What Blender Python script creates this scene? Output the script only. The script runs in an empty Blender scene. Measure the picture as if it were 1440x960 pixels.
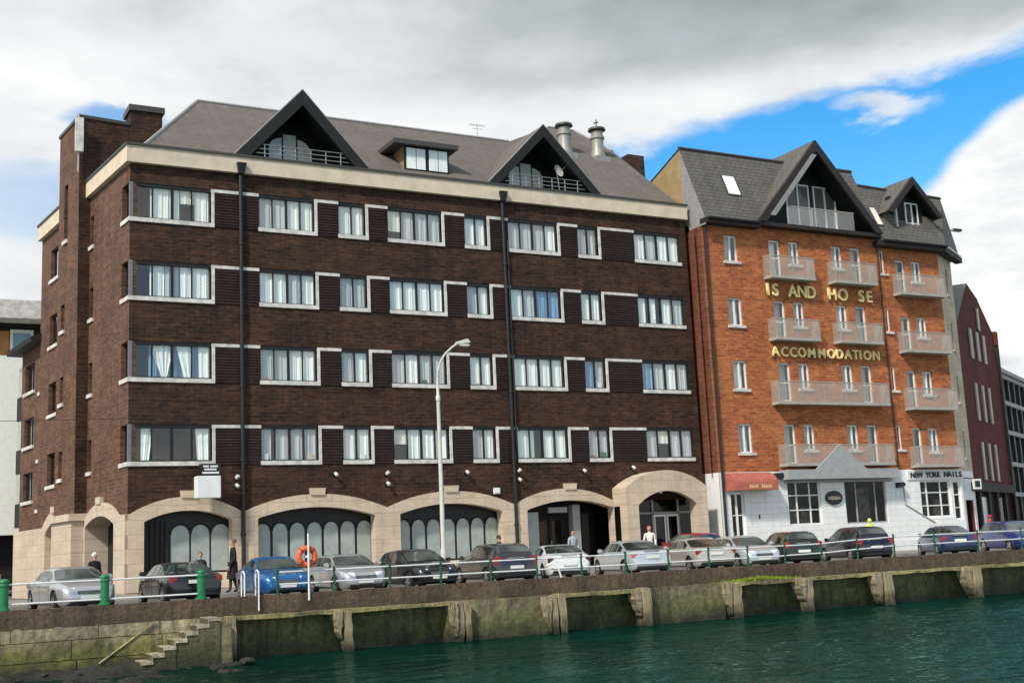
import bpy, bmesh, math, random
from mathutils import Vector, Matrix, noise as mnoise
random.seed(7)
sc = bpy.context.scene
C = sc.collection
PI = math.pi; WORLD = set()
sin, cos, R = math.sin, math.cos, math.radians

# ------------------------------------------------------------------ materials
def new_mat(name):
    m = bpy.data.materials.new(name); m.use_nodes = True
    nt = m.node_tree
    return m, nt, nt.nodes['Principled BSDF']
def N(nt, typ, **kw):
    n = nt.nodes.new(typ)
    for k, v in kw.items():
        if k.startswith('i_'):
            key = k[2:]
            n.inputs[int(key) if key.isdigit() else key.replace('_', ' ')].default_value = v
        else: setattr(n, k, v)
    return n
def L(nt, a, b): nt.links.new(a, b)
def c4(c): return (c[0], c[1], c[2], 1)
def ramp(nt, fac, stops):
    r = N(nt, 'ShaderNodeValToRGB')
    e = r.color_ramp.elements
    while len(e) < len(stops): e.new(0.5)
    for el, (p, c) in zip(e, stops): el.position = p; el.color = c4(c)
    L(nt, fac, r.inputs[0]); return r.outputs[0]
def mixc(nt, fac, a, b, mode='MIX'):
    n = N(nt, 'ShaderNodeMix', data_type='RGBA', blend_type=mode)
    for s, v in ((n.inputs['Factor'], fac), (n.inputs[6], a), (n.inputs[7], b)):
        if isinstance(v, (int, float)): s.default_value = v
        elif isinstance(v, tuple): s.default_value = c4(v)
        else: L(nt, v, s)
    return n.outputs[2]
def mth(nt, op, a, b=None, c=None):
    n = N(nt, 'ShaderNodeMath', operation=op)
    for i, v in enumerate((a, b, c)):
        if v is None: continue
        if isinstance(v, (int, float)): n.inputs[i].default_value = v
        else: L(nt, v, n.inputs[i])
    return n.outputs[0]
def noise(nt, vec, scale, detail=4, rough=.55, dist=0):
    n = N(nt, 'ShaderNodeTexNoise'); n.inputs['Scale'].default_value = scale
    n.inputs['Detail'].default_value = detail; n.inputs['Roughness'].default_value = rough
    n.inputs['Distortion'].default_value = dist
    if vec is not None: L(nt, vec, n.inputs['Vector'])
    return n.outputs['Fac']
def obj_co(nt): return N(nt, 'ShaderNodeTexCoord').outputs['Object']
def bump(nt, bs, h, strength=.3, dist=.02):
    b = N(nt, 'ShaderNodeBump'); b.inputs['Strength'].default_value = strength
    b.inputs['Distance'].default_value = dist
    L(nt, h, b.inputs['Height']); L(nt, b.outputs[0], bs.inputs['Normal'])
def mat(name, col, rough=.6, metal=0, var=.0, scale=3., col2=None, coat=0, spec=.5, bmp=0):
    m, nt, b = new_mat(name)
    b.inputs['Base Color'].default_value = c4(col)
    b.inputs['Roughness'].default_value = rough; b.inputs['Metallic'].default_value = metal
    b.inputs['Coat Weight'].default_value = coat; b.inputs['Coat Roughness'].default_value = .05
    b.inputs['Specular IOR Level'].default_value = spec
    if var or col2:
        f = noise(nt, obj_co(nt), scale, 6, .65)
        c2 = col2 if col2 else tuple(max(0, x*(1-var)) for x in col)
        c1 = col if col2 else tuple(x*(1+var*.6) for x in col)
        L(nt, ramp(nt, f, [(.36, c2), (.64, c1)]), b.inputs['Base Color'])
        if bmp: bump(nt, b, f, bmp, .03)
    return m
def streak_vec(nt, axis):
    s = N(nt, 'ShaderNodeSeparateXYZ'); L(nt, obj_co(nt), s.inputs[0])
    c = N(nt, 'ShaderNodeCombineXYZ')
    L(nt, s.outputs['X' if axis == 'x' else 'Y'], c.inputs[0]); L(nt, s.outputs['Z'], c.inputs[1])
    return c.outputs[0], s
def brick_mat(name, c1, c2, mortar, axis='x', bw=.45, rh=.15, ms=.012, stain=(.6, 1.25), stcol=None, rough=.8, fine=(.72, 1.3), streak=.3):
    m, nt, b = new_mat(name)
    v, s = streak_vec(nt, axis)
    t = N(nt, 'ShaderNodeTexBrick')
    L(nt, v, t.inputs['Vector'])
    t.inputs['Color1'].default_value = c4(c1); t.inputs['Color2'].default_value = c4(c2)
    t.inputs['Mortar'].default_value = c4(mortar); t.inputs['Scale'].default_value = 1
    t.inputs['Mortar Size'].default_value = ms; t.inputs['Brick Width'].default_value = bw
    t.inputs['Row Height'].default_value = rh; t.inputs['Bias'].default_value = -.1
    mp = N(nt, 'ShaderNodeMapping'); mp.inputs['Scale'].default_value = (.9, 2.6, 1)
    L(nt, v, mp.inputs[0])
    f = noise(nt, mp.outputs[0], .55, 7, .68)
    st = ramp(nt, f, [(.3, (stain[0],)*3), (.7, (stain[1],)*3)])
    col = mixc(nt, 1., t.outputs['Color'], st, 'MULTIPLY')
    mp2 = N(nt, 'ShaderNodeMapping'); mp2.inputs['Scale'].default_value = (2.2, 6.5, 1); L(nt, v, mp2.inputs[0])
    f2 = noise(nt, mp2.outputs[0], 1.3, 3, .7)
    col = mixc(nt, 1., col, ramp(nt, f2, [(.35, (fine[0],)*3), (.65, (fine[1],)*3)]), 'MULTIPLY')
    mp4 = N(nt, 'ShaderNodeMapping'); mp4.inputs['Scale'].default_value = (1.5, .13, 1); L(nt, v, mp4.inputs[0])
    col = mixc(nt, 1., col, ramp(nt, noise(nt, mp4.outputs[0], 1.4, 6, .7), [(.33, (1-streak,)*3), (.62, (1+streak*.35,)*3)]), 'MULTIPLY')
    if stcol:
        f3 = noise(nt, v, .35, 5, .7)
        col = mixc(nt, ramp(nt, f3, [(.5, (0,)*3), (.72, (.5,)*3)]), col, stcol)
    L(nt, col, b.inputs['Base Color']); b.inputs['Roughness'].default_value = rough
    b.inputs['Specular IOR Level'].default_value = .25
    bump(nt, b, t.outputs['Fac'], -.35, .012)
    return m
def glass_mat(name, tint=(.75, .8, .8), refl=1., rough=.02):
    m = bpy.data.materials.new(name); m.use_nodes = True; nt = m.node_tree
    nt.nodes.clear()
    o = N(nt, 'ShaderNodeOutputMaterial'); mx = N(nt, 'ShaderNodeMixShader')
    tr = N(nt, 'ShaderNodeBsdfTransparent'); tr.inputs[0].default_value = c4(tint)
    gl = N(nt, 'ShaderNodeBsdfGlossy'); gl.inputs['Roughness'].default_value = rough
    gl.inputs[0].default_value = (1, 1, 1, 1)
    lw = N(nt, 'ShaderNodeLayerWeight'); lw.inputs[0].default_value = .5
    f = mth(nt, 'MULTIPLY', mth(nt, 'ADD', .075, mth(nt, 'MULTIPLY', mth(nt, 'POWER', lw.outputs['Facing'], 5.), .9)), refl)
    co = obj_co(nt)
    bp = N(nt, 'ShaderNodeBump'); bp.inputs['Strength'].default_value = .04; bp.inputs['Distance'].default_value = .05
    L(nt, noise(nt, co, 1.2, 2), bp.inputs['Height']); L(nt, bp.outputs[0], gl.inputs['Normal'])
    L(nt, f, mx.inputs[0]); L(nt, tr.outputs[0], mx.inputs[1]); L(nt, gl.outputs[0], mx.inputs[2])
    L(nt, mx.outputs[0], o.inputs[0]); return m
def slate_mat(name, c1, c2, rh, bw, axis='x', line=(.03, .03, .03), ms=.02):
    return brick_mat(name, c1, c2, line, axis, bw, rh, ms, (.86, 1.12), None, .7, (.88, 1.1), .12)
def curtain_mat(name, c, dark):
    m, nt, b = new_mat(name)
    v = N(nt, 'ShaderNodeMapping'); v.inputs['Scale'].default_value = (4.5, 4.5, .2)
    L(nt, obj_co(nt), v.inputs[0])
    f = noise(nt, v.outputs[0], 1.6, 3, .6)
    L(nt, ramp(nt, f, [(.35, dark), (.6, c)]), b.inputs['Base Color'])  # vertical streaks paint fold shading into the cloth colour
    b.inputs['Roughness'].default_value = .9; return m
def mossy(name, top, mid, low, z0, z1, dark=(.02, .018, .014), scale=1.):
    """stone whose growth follows the tide: dry tone above z1, weed tone below z0 (object z)"""
    m, nt, b = new_mat(name)
    co = obj_co(nt); s = N(nt, 'ShaderNodeSeparateXYZ'); L(nt, co, s.inputs[0])
    mp = N(nt, 'ShaderNodeMapping'); mp.inputs['Scale'].default_value = (.8, .8, 1.6); L(nt, co, mp.inputs[0])
    n1 = noise(nt, mp.outputs[0], 1.1*scale, 8, .7); n2 = noise(nt, co, 5*scale, 6, .7)
    zz = mth(nt, 'ADD', s.outputs['Z'], mth(nt, 'MULTIPLY', mth(nt, 'SUBTRACT', n1, .5), 1.3))
    t = mth(nt, 'DIVIDE', mth(nt, 'SUBTRACT', zz, z0), z1-z0)
    c = ramp(nt, t, [(0., low), (.45, mid), (.95, top)])
    mp3 = N(nt, 'ShaderNodeMapping'); mp3.inputs['Scale'].default_value = (3.2, 3.2, .35); L(nt, co, mp3.inputs[0])
    n3 = noise(nt, mp3.outputs[0], 1.2, 5, .65)
    c = mixc(nt, 1., c, ramp(nt, n2, [(.3, (.45,)*3), (.7, (1.5,)*3)]), 'MULTIPLY')
    c = mixc(nt, ramp(nt, n3, [(.5, (0,)*3), (.68, (.75,)*3)]), c, dark)
    n4 = noise(nt, co, .55, 5, .7)
    c = mixc(nt, 1., c, ramp(nt, n4, [(.34, (.5,)*3), (.66, (1.45,)*3)]), 'MULTIPLY')
    L(nt, c, b.inputs['Base Color']); b.inputs['Roughness'].default_value = .75
    bump(nt, b, n2, .8, .05); return m

M = {}
M['brown_brick'] = brick_mat('brown_brick', (.064, .028, .017), (.028, .0138, .0098), (.064, .043, .029), 'x', stain=(.5, 1.4), stcol=(.085, .047, .027), fine=(.6, 1.45))
M['brown_brick_sunlit'] = brick_mat('brown_brick_sunlit', (.150, .072, .044), (.092, .046, .031), (.15, .10, .075), 'y', stain=(.65, 1.3), stcol=(.19, .115, .08))  # same brick painted lighter for sun on the side walls
M['red_brick'] = brick_mat('red_brick', (.49, .145, .048), (.31, .078, .030), (.38, .2, .11), 'x', stain=(.74, 1.22), stcol=(.55, .23, .07), fine=(.74, 1.26), streak=.18)
M['red_brick_shaded'] = brick_mat('red_brick_shaded', (.20, .06, .03), (.14, .04, .022), (.16, .10, .07), 'y')  # red brick painted darker for the shade on the flank
M['maroon_brick'] = brick_mat('maroon_brick', (.150, .026, .018), (.105, .019, .014), (.11, .035, .026), 'x')
M['stone'] = brick_mat('pale_stone', (.66, .53, .395), (.63, .505, .375), (.40, .31, .23), 'x', 1.1, .55, .010, (.80, 1.08), fine=(.92, 1.05), streak=.12)
M['stone_side'] = brick_mat('pale_stone_side', (.62, .51, .40), (.60, .49, .38), (.42, .33, .25), 'y', 1.1, .55, .010, (.80, 1.08), fine=(.92, 1.05), streak=.12)
M['cornice'] = mat('cornice_stone', (.68, .565, .43), .8, var=.12, scale=1.5)
M['coping_metal'] = mat('dark_flashing', (.06, .055, .05), .5)
M['white_trim'] = mat('white_trim', (.66, .625, .585), .7, var=.28, scale=3)
M['louvre'] = brick_mat('louvre_board', (.040, .020, .016), (.032, .016, .013), (.012, .007, .006), 'x', 40, .11, .02, (.8, 1.25), None, .5)
M['dark_frame'] = mat('dark_frame', (.007, .007, .008), .5)
M['grey_post'] = mat('grey_post', (.16, .17, .19), .45)
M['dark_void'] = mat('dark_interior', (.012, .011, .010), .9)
M['pipe'] = mat('black_pipe', (.012, .012, .014), .45)
M['slate'] = slate_mat('roof_slate', (.155, .135, .118), (.14, .122, .107), .16, .35, 'x', (.115, .10, .09), .012)
M['slate_y'] = slate_mat('roof_slate_side', (.155, .135, .118), (.14, .122, .107), .16, .35, 'y', (.115, .10, .09), .012)
M['slate2'] = slate_mat('roof_slate_coursed', (.140, .130, .115), (.122, .112, .10), .21, .38, 'x', (.062, .057, .052), .018)
M['slate2_y'] = slate_mat('roof_slate_coursed_side', (.145, .135, .12), (.125, .118, .105), .21, .38, 'y', (.065, .06, .055), .018)
M['verge'] = mat('grey_verge', (.28, .275, .265), .7, var=.15)
M['black_board'] = mat('black_board', (.008, .008, .008), .7, var=.3, scale=5)
M['brown_board'] = mat('brown_board', (.022, .014, .012), .65, var=.3, scale=5)
M['tan_render'] = mat('tan_render', (.34, .235, .115), .85, var=.2, scale=1.2)
M['glass'] = glass_mat('window_glass', (.97, .99, .99), 1.25)
M['glass_dark'] = glass_mat('dark_glass', (.48, .50, .49), .36)
M['curtain'] = curtain_mat('pale_curtain', (.95, .97, .92), (.84, .88, .83))
M['curtain_warm'] = curtain_mat('cream_curtain', (.92, .84, .74), (.62, .54, .46))
M['curtain_grey'] = curtain_mat('grey_net', (.58, .61, .60), (.44, .47, .47))
M['curtain_blue'] = curtain_mat('blue_curtain', (.22, .40, .60), (.13, .25, .40))
M['frost'] = mat('frosted_panel', (.36, .41, .385), .2, var=.16, scale=2)
M['white_paint'] = mat('white_paint', (.80, .80, .79), .55, var=.08, scale=2.2)
M['white_block'] = brick_mat('white_blockwork', (.88, .88, .86), (.86, .86, .84), (.62, .62, .61), 'x', .9, .3, .009, (.90, 1.03), fine=(.96, 1.02), streak=.07)
M['upvc'] = mat('white_plastic', (.82, .82, .80), .35)
M['grey_paint'] = mat('grey_paint', (.36, .365, .36), .6, var=.12)
M['metal'] = mat('galvanised_metal', (.50, .50, .48), .4, .7, var=.2, scale=6)
M['vent_metal'] = mat('vent_metal', (.33, .32, .28), .5, .3, var=.25, scale=4)
M['rail_white'] = mat('rail_white', (.78, .79, .78), .4, var=.1, scale=8)
M['post_green'] = mat('post_green', (.015, .085, .045), .45, var=.35, scale=9)
M['bollard_green'] = mat('bollard_green', (.012, .19, .065), .4, var=.2, scale=6)
M['orange'] = mat('lifebuoy_orange', (.80, .13, .035), .5, var=.15, scale=8)
M['gold'] = mat('gold_letter', (.95, .74, .32), .35, 0)
M['black'] = mat('black_letter', (.01, .01, .01), .4)
M['awning'] = mat('awning_canvas', (.44, .125, .085), .75, var=.2, scale=3)
M['lamp_pole'] = mat('lamp_pole', (.58, .555, .50), .5, var=.12, scale=3)
M['asphalt'] = mat('asphalt', (.085, .082, .078), .9, var=.3, scale=2, bmp=.1)
M['paving'] = brick_mat('paving', (.30, .275, .24), (.26, .24, .21), (.2, .18, .16), 'x', .6, .6, .02, (.9, 1.08), fine=(.92, 1.06))
M['earth'] = mat('ground_earth', (.12, .115, .10), .9, var=.3, scale=.3)
M['kerb'] = mat('kerb_stone', (.30, .28, .25), .8, var=.2)
def balc():
    m, nt, b = new_mat('balcony_panel')
    b.inputs['Base Color'].default_value = (.52, .50, .45, 1); b.inputs['Roughness'].default_value = .25
    b.inputs['Alpha'].default_value = .27; return m
M['balcony'] = balc()
M['slab'] = mat('balcony_slab', (.40, .37, .33), .7, var=.15)

# ------------------------------------------------------------------ mesh helpers
def ident(u, d, w): return (u, d, w)
class MB:
    def __init__(s, f=None): s.v = []; s.f = []; s.m = []; s.fn = f; s.cur = 0
    def P(s, p):
        s.v.append(tuple(p)); return len(s.v)-1
    def poly(s, pts):
        if s.fn: pts = [s.fn(*p) for p in pts]
        s.f.append([s.P(p) for p in pts]); s.m.append(s.cur)
    def hexa(s, p):
        if s.fn: p = [s.fn(*q) for q in p]
        b = len(s.v); s.v += [tuple(q) for q in p]
        for f in ((0, 3, 2, 1), (4, 5, 6, 7), (0, 1, 5, 4), (1, 2, 6, 5), (2, 3, 7, 6), (3, 0, 4, 7)):
            s.f.append([b+i for i in f]); s.m.append(s.cur)
    def box(s, x0, x1, y0, y1, z0, z1):
        s.hexa([(x0, y0, z0), (x1, y0, z0), (x1, y1, z0), (x0, y1, z0), (x0, y0, z1), (x1, y0, z1), (x1, y1, z1), (x0, y1, z1)])
    def prism(s, pts, y0, y1):
        """pts (u,w) outline, extruded along the second axis"""
        n = len(pts)
        A = [(u, y0, w) for u, w in pts]; B = [(u, y1, w) for u, w in pts]
        if s.fn: A = [s.fn(*p) for p in A]; B = [s.fn(*p) for p in B]
        b = len(s.v); s.v += A+B
        s.f.append(list(range(b, b+n))); s.f.append(list(range(b+2*n-1, b+n-1, -1))); s.m += [s.cur]*2
        for i in range(n):
            j = (i+1) % n; s.f.append([b+i, b+n+i, b+n+j, b+j]); s.m.append(s.cur)
    def tube(s, p0, p1, r0, r1=None, n=10, cap=True):
        r1 = r0 if r1 is None else r1
        if s.fn: p0 = s.fn(*p0); p1 = s.fn(*p1)
        a = Vector(p0); d = Vector(p1)-a
        if d.length < 1e-6: return
        q = d.to_track_quat('Z', 'Y'); b = len(s.v)
        for k, (o, r) in enumerate(((0, r0), (d.length, r1))):
            for i in range(n):
                t = 2*PI*i/n; s.v.append(tuple(a+q@Vector((r*cos(t), r*sin(t), o))))
        for i in range(n):
            j = (i+1) % n; s.f.append([b+i, b+j, b+n+j, b+n+i]); s.m.append(s.cur)
        if cap:
            s.f.append(list(range(b+n-1, b-1, -1))); s.f.append(list(range(b+n, b+2*n))); s.m += [s.cur]*2
    def path(s, pts, r, n=8):
        for a, b in zip(pts, pts[1:]): s.tube(a, b, r, r, n)
    def lathe(s, c, axis, prof, n=20):
        """prof: (radius, offset along axis)"""
        q = Vector(axis).to_track_quat('Z', 'Y'); c = Vector(c); b = len(s.v); k = len(prof)
        for r, o in prof:
            for i in range(n):
                t = 2*PI*i/n; s.v.append(tuple(c+q@Vector((r*cos(t), r*sin(t), o))))
        for a in range(k-1):
            for i in range(n):
                j = (i+1) % n; s.f.append([b+a*n+i, b+a*n+j, b+(a+1)*n+j, b+(a+1)*n+i]); s.m.append(s.cur)
        s.f.append(list(range(b+n-1, b-1, -1))); s.f.append(list(range(b+(k-1)*n, b+k*n))); s.m += [s.cur]*2
    def torus(s, c, R0, r, nu=28, nv=10):
        b = len(s.v)
        for i in range(nu):
            t = 2*PI*i/nu
            for j in range(nv):
                p = 2*PI*j/nv; k = R0+r*cos(p)
                s.v.append((c[0]+k*cos(t), c[1]+r*sin(p), c[2]+k*sin(t)))
        for i in range(nu):
            for j in range(nv):
                a, d = (i+1) % nu, (j+1) % nv
                s.f.append([b+i*nv+j, b+a*nv+j, b+a*nv+d, b+i*nv+d]); s.m.append(s.cur)
    def grid(s, fn, nu, nv):
        b = len(s.v)
        for i in range(nu+1):
            for j in range(nv+1): s.v.append(tuple(fn(i/nu, j/nv)))
        for i in range(nu):
            for j in range(nv):
                k = b+i*(nv+1)+j; s.f.append([k, k+nv+1, k+nv+2, k+1]); s.m.append(s.cur)
    def holes(s, u0, u1, w0, w1, hs, d=0., depth=.25):
        """wall sheet with rectangular openings and their reveals"""
        us = sorted({u0, u1, *[h[0] for h in hs], *[h[1] for h in hs]}); ws = sorted({w0, w1, *[h[2] for h in hs], *[h[3] for h in hs]})
        us = [u for u in us if u0 <= u <= u1]; ws = [w for w in ws if w0 <= w <= w1]
        for b_, t_ in zip(ws, ws[1:]):
            run = None
            for a, c in zip(us, us[1:]):
                mu, mw = (a+c)/2, (b_+t_)/2
                h = any(x[0] < mu < x[1] and x[2] < mw < x[3] for x in hs)
                if not h: run = (run[0], c) if run else (a, c)
                if (h or c == us[-1]) and run:
                    s.poly([(run[0], d, b_), (run[1], d, b_), (run[1], d, t_), (run[0], d, t_)]); run = None
        for a, c, b_, t_ in hs:
            e = d+depth
            s.poly([(a, d, b_), (c, d, b_), (c, e, b_), (a, e, b_)]); s.poly([(a, d, t_), (a, e, t_), (c, e, t_), (c, d, t_)])
            s.poly([(a, d, b_), (a, e, b_), (a, e, t_), (a, d, t_)]); s.poly([(c, d, b_), (c, d, t_), (c, e, t_), (c, e, b_)])
    def build(s, name, m, parent=None, smooth=None, recalc=True, bevel=0):
        me = bpy.data.meshes.new(name)
        off = Vector((0, 0, 0))
        if parent is not None:
            r = parent
            while r.parent: r = r.parent
            if r.name in WORLD: off = r.location
        me.from_pydata([tuple(Vector(v)-off) for v in s.v], [], s.f)
        ms = m if isinstance(m, (list, tuple)) else [m]
        for k in ms: me.materials.append(k)
        for p, i in zip(me.polygons, s.m): p.material_index = min(i, len(ms)-1)
        if recalc or bevel:
            bm = bmesh.new(); bm.from_mesh(me)
            if bevel:
                bmesh.ops.remove_doubles(bm, verts=bm.verts, dist=1e-5)
                bmesh.ops.bevel(bm, geom=list(bm.edges), offset=bevel, segments=2, affect='EDGES', clamp_overlap=True)
            bmesh.ops.recalc_face_normals(bm, faces=bm.faces)
            bm.to_mesh(me); bm.free()
        if smooth is not None:
            me.shade_smooth(); me.set_sharp_from_angle(angle=R(smooth))
        o = bpy.data.objects.new(name, me); C.objects.link(o)
        if parent is not None: o.parent = parent
        return o
def tag(o, label=None, cat=None, group=None, kind=None):
    for k, v in (('label', label), ('category', cat), ('group', group), ('kind', kind)):
        if v: o[k] = v
    return o
def thing(name, label, cat, loc=(0, 0, 0), rz=0, group=None, world=False):
    o = bpy.data.objects.new(name, None); C.objects.link(o); o.location = loc; o.rotation_euler = (0, 0, rz)
    o.empty_display_size = .2
    if world: WORLD.add(o.name)
    return tag(o, label, cat, group)
def copy_tree(o, parent=None):
    c = o.copy(); C.objects.link(c)
    if parent is not None: c.parent = parent
    for ch in list(o.children): copy_tree(ch, c)
    return c
def text_mesh(s, size, ext):
    cu = bpy.data.curves.new('txt', 'FONT'); cu.body = s; cu.size = size; cu.extrude = ext; cu.offset = .012*size
    cu.align_x = 'CENTER'
    o = bpy.data.objects.new('txt', cu); C.objects.link(o)
    bpy.context.view_layer.update()
    me = bpy.data.meshes.new_from_object(o.evaluated_get(bpy.context.evaluated_depsgraph_get()))
    bpy.data.objects.remove(o); bpy.data.curves.remove(cu); return me
def arc(u0, u1, z0, zc, n=14):
    """segmental arch through (u0,z0) and (u1,z0) with its crown at zc"""
    h = zc-z0; w = (u1-u0)/2; r = (w*w+h*h)/(2*h); c = (u0+u1)/2
    return [(u, zc-r+math.sqrt(max(0, r*r-(u-c)**2))) for u in [u0+(u1-u0)*i/n for i in range(n+1)]]
# ================================================================== dark brick building
SA = -.1224
def F0(u, d, w): return (u, d, w)
def FS(s, d, w): return (s*sin(SA)+d*cos(SA), s*cos(SA)-d*sin(SA), w)
W = 27.5
hall = thing('brick_building', 'five storey dark brown brick building with slate roof and stone arches', 'building', (0, 0, 0), world=True)

ROW = [14.70, 11.46, 8.18, 4.86]
WIN = [(5.28, 7.75), (8.83, 10.10), (11.15, 13.80), (14.95, 16.12), (17.22, 19.90), (21.03, 22.20), (24.30, 27.10)]
LOU = [(3.42, 5.28), (7.90, 8.83), (10.25, 11.15), (13.97, 14.95), (16.28, 17.22), (20.08, 21.03), (22.37, 24.30)]

# --- upper wall
wl = MB(F0); hs = []
for z in ROW:
    hs.append((0, 3.28, z+.15, z+1.62))
    hs += [(a, b, z+.15, z+1.62) for a, b in WIN]
zs = 4.0
wl.holes(0, W, zs, 17.1, hs, 0, .3)
# ground storey brick over the arches
ARCH = [(.61, 4.05), (5.10, 10.16), (11.30, 16.24), (17.50, 22.15)]
def arch_bay(wall, stone, f, a, b, l, r, spr=2.68, crown=3.08, es=3.0, ec=3.62, top=4.0, d=.0, proud=.10, thick=.45, base=0., n=18):
    """one bay from l to r with an opening a..b: pale arch, piers and the brick over it"""
    ins = arc(a, b, spr, crown, n); ext = arc(max(l, a-.52), min(r, b+.52), es, ec, n)
    def E(u):
        if u <= ext[0][0] or u >= ext[-1][0]: return es
        for p, q in zip(ext, ext[1:]):
            if p[0] <= u <= q[0]: return p[1]+(q[1]-p[1])*(u-p[0])/(q[0]-p[0])
    us = sorted({l, r, a, b, *[p[0] for p in ins], *[p[0] for p in ext]})
    us = [u for u in us if l-1e-6 <= u <= r+1e-6]
    def I(u):
        if u < a-1e-6 or u > b+1e-6: return base
        for p, q in zip(ins, ins[1:]):
            if p[0]-1e-6 <= u <= q[0]+1e-6: return p[1]+(q[1]-p[1])*(u-p[0])/(q[0]-p[0])
    for u, v in zip(us, us[1:]):
        if v-u < 1e-5: continue
        m = (u+v)/2; op = a < m < b
        b0 = I(u) if op else base; b1 = I(v) if op else base
        stone.poly([(u, -proud, b0), (v, -proud, b1), (v, -proud, E(v)), (u, -proud, E(u))])
        stone.poly([(u, -proud, E(u)), (v, -proud, E(v)), (v, 0, E(v)), (u, 0, E(u))])
        wall.poly([(u, d, E(u)), (v, d, E(v)), (v, d, top), (u, d, top)])
        if op: stone.poly([(u, -proud, b0), (v, -proud, b1), (v, thick, b1), (u, thick, b0)])
    for u in (a, b): stone.poly([(u, -proud, base), (u, thick, base), (u, thick, spr), (u, -proud, spr)])
    for u in (l, r): stone.poly([(u, -proud, base), (u, 0, base), (u, 0, es), (u, -proud, es)])
    k = (a+b)/2
    stone.hexa([(k-.30, -proud-.06, ec-.05), (k+.30, -proud-.06, ec-.05), (k+.30, .0, ec-.05), (k-.30, .0, ec-.05),
                (k-.34, -proud-.06, ec+.24), (k+.34, -proud-.06, ec+.24), (k+.34, .0, ec+.24), (k-.34, .0, ec+.24)])
st = MB(F0)
edges = [(0, 4.42), (4.56, 10.73), (10.73, 16.84), (16.98, 22.16)]
for (a, b), (l, r) in zip(ARCH, edges): arch_bay(wl, st, F0, a, b, l, r)
for a, b in ((4.42, 4.56), (16.84, 16.98)): wl.poly([(a, 0, 0), (b, 0, 0), (b, 0, 4), (a, 0, 4)])
wl.poly([(22.16, 0, 3.0), (W, 0, 3.0), (W, 0, 4.0), (22.16, 0, 4.0)])
wl.build('wall', M['brown_brick'], hall)
st.build('stone_arcade', M['stone'], hall)

# --- side wall, tower, low rear block
sw = MB(FS); shs = []
for z in ROW:
    shs.append((0, 1.0, z+.15, z+1.62)); shs.append((4.95, 5.5, z+.15, z+1.5))
sw.holes(0, 5.6, 4.0, 17.1, shs, 0, .3)
ss = MB(FS)
arch_bay(sw, ss, FS, 1.44, 5.40, .001, 5.6, base=-.1, thick=.9)
hs2 = []
for z in ROW: hs2.append((9.95, 12.1, z+0, z+1.5))
sw.build('wall', M['brown_brick_sunlit'], hall); sw = MB(FS)
sw.holes(8.75, 13.8, 4.0, 17.1, hs2, 0, .3)
s2_, sw2 = MB(FS), sw
arch_bay(sw2, s2_, FS, 9.0, 11.9, 8.6, 12.6, 2.6, 3.09, 2.95, 3.6, base=-.2, thick=.9)
sw.poly([(12.6, 0, 2.95), (13.8, 0, 2.95), (13.8, 0, 4.0), (12.6, 0, 4.0)])
s2_.poly([(12.6, -.1, -.3), (18.0, -.1, -.3), (18.0, -.1, 2.95), (12.6, -.1, 2.95)])
s2_.poly([(12.6, -.1, 2.95), (18.0, -.1, 2.95), (18.0, 0, 2.95), (12.6, 0, 2.95)])
sw.build('wall', M['brown_brick_sunlit'], hall); ss.build('stone_arcade', M['stone_side'], hall); s2_.build('stone_arcade', M['stone_side'], hall)
lb = MB(FS)
hl = [(15.4, 17.3, z, z+1.42) for z in (9.88, 7.13, 4.40)]+[(13.95, 14.4, z+.3, z+1.75) for z in (9.3, 6.0, 3.6)]
lb.holes(13.8, 18.0, 2.95, 12.2, hl, .15, .25)
lb.build('wall', M['brown_brick_sunlit'], hall)
rb_ = MB(FS)
rb_.hexa([(13.6, -.5, 12.0), (18.6, -.5, 12.0), (18.6, .6, 12.0), (13.6, .6, 12.0), (13.6, -.5, 12.25), (18.6, -.5, 12.25), (18.6, 2.6, 13.4), (13.6, 2.6, 13.4)])
rb_.build('roof', M['black_board'], hall)
eg = MB(FS)          # glazed end of the low block
for z in (3.2, 5.95, 8.7): eg.box(18.0, 19.2, .2, 3, z, z+1.2)
eg.build('spandrel_panel', M['black_board'], hall)
eg = MB(FS)
for z in (4.4, 7.15, 9.9): eg.box(18.0, 19.2, .25, 3, z, z+1.55)
eg.build('glazed_strip', M['frost'], hall)

OFF = .5
def FT(s, d, w): return FS(s, d-OFF, w)
tw = MB(FT)
tslit = [(7.6, 8.2, z+.05, z+1.25) for z in ROW]
tslit[0] = (7.3, 7.9, 15.6, 18.2)
tw.holes(5.55, 8.8, 3.3, 20.75, tslit, 0, .25)
tw.poly([(8.8, 0, 3.3), (8.8, 4.2, 3.3), (8.8, 4.2, 20.75), (8.8, 0, 20.75)])
tw.poly([(5.55, 0, 20.75), (8.8, 0, 20.75), (8.8, 4.2, 20.75), (5.55, 4.2, 20.75)])
tw.build('stair_tower', M['brown_brick_sunlit'], hall)
tf = MB(FT); tf.box(5.55, 5.8, 0.01, 3.7, 3.3, 20.74); tf.build('stair_tower', M['brown_brick'], hall)
tb = MB(FT); tb.box(5.5, 8.85, -.06, 3.75, 20.75, 20.9); tb.build('parapet_coping', M['coping_metal'], hall)
tb = MB(FT); tb.box(5.45, 8.9, -.25, .5, 3.0, 3.3); tb.build('stone_ledge', M['stone_side'], hall)
tb = MB(FT); tb.box(5.55, 8.7, -.12, .5, -.3, 2.998); tb.build('stone_base', M['stone_side'], hall)
mb = MB(); mb.box(-1.42, -1.06, 5.02, 5.2, 19.05, 20.62); an = mb.build('antenna_panel', M['white_trim'], bevel=.02)
tag(an, 'tall pale antenna panel fixed on the corner of the brick stair tower', 'antenna')
mb = MB(); mb.tube((-1.24, 5.3, 18.2), (-1.24, 5.3, 20.9), .03); mb.build('mast', M['metal'], an)
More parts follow.
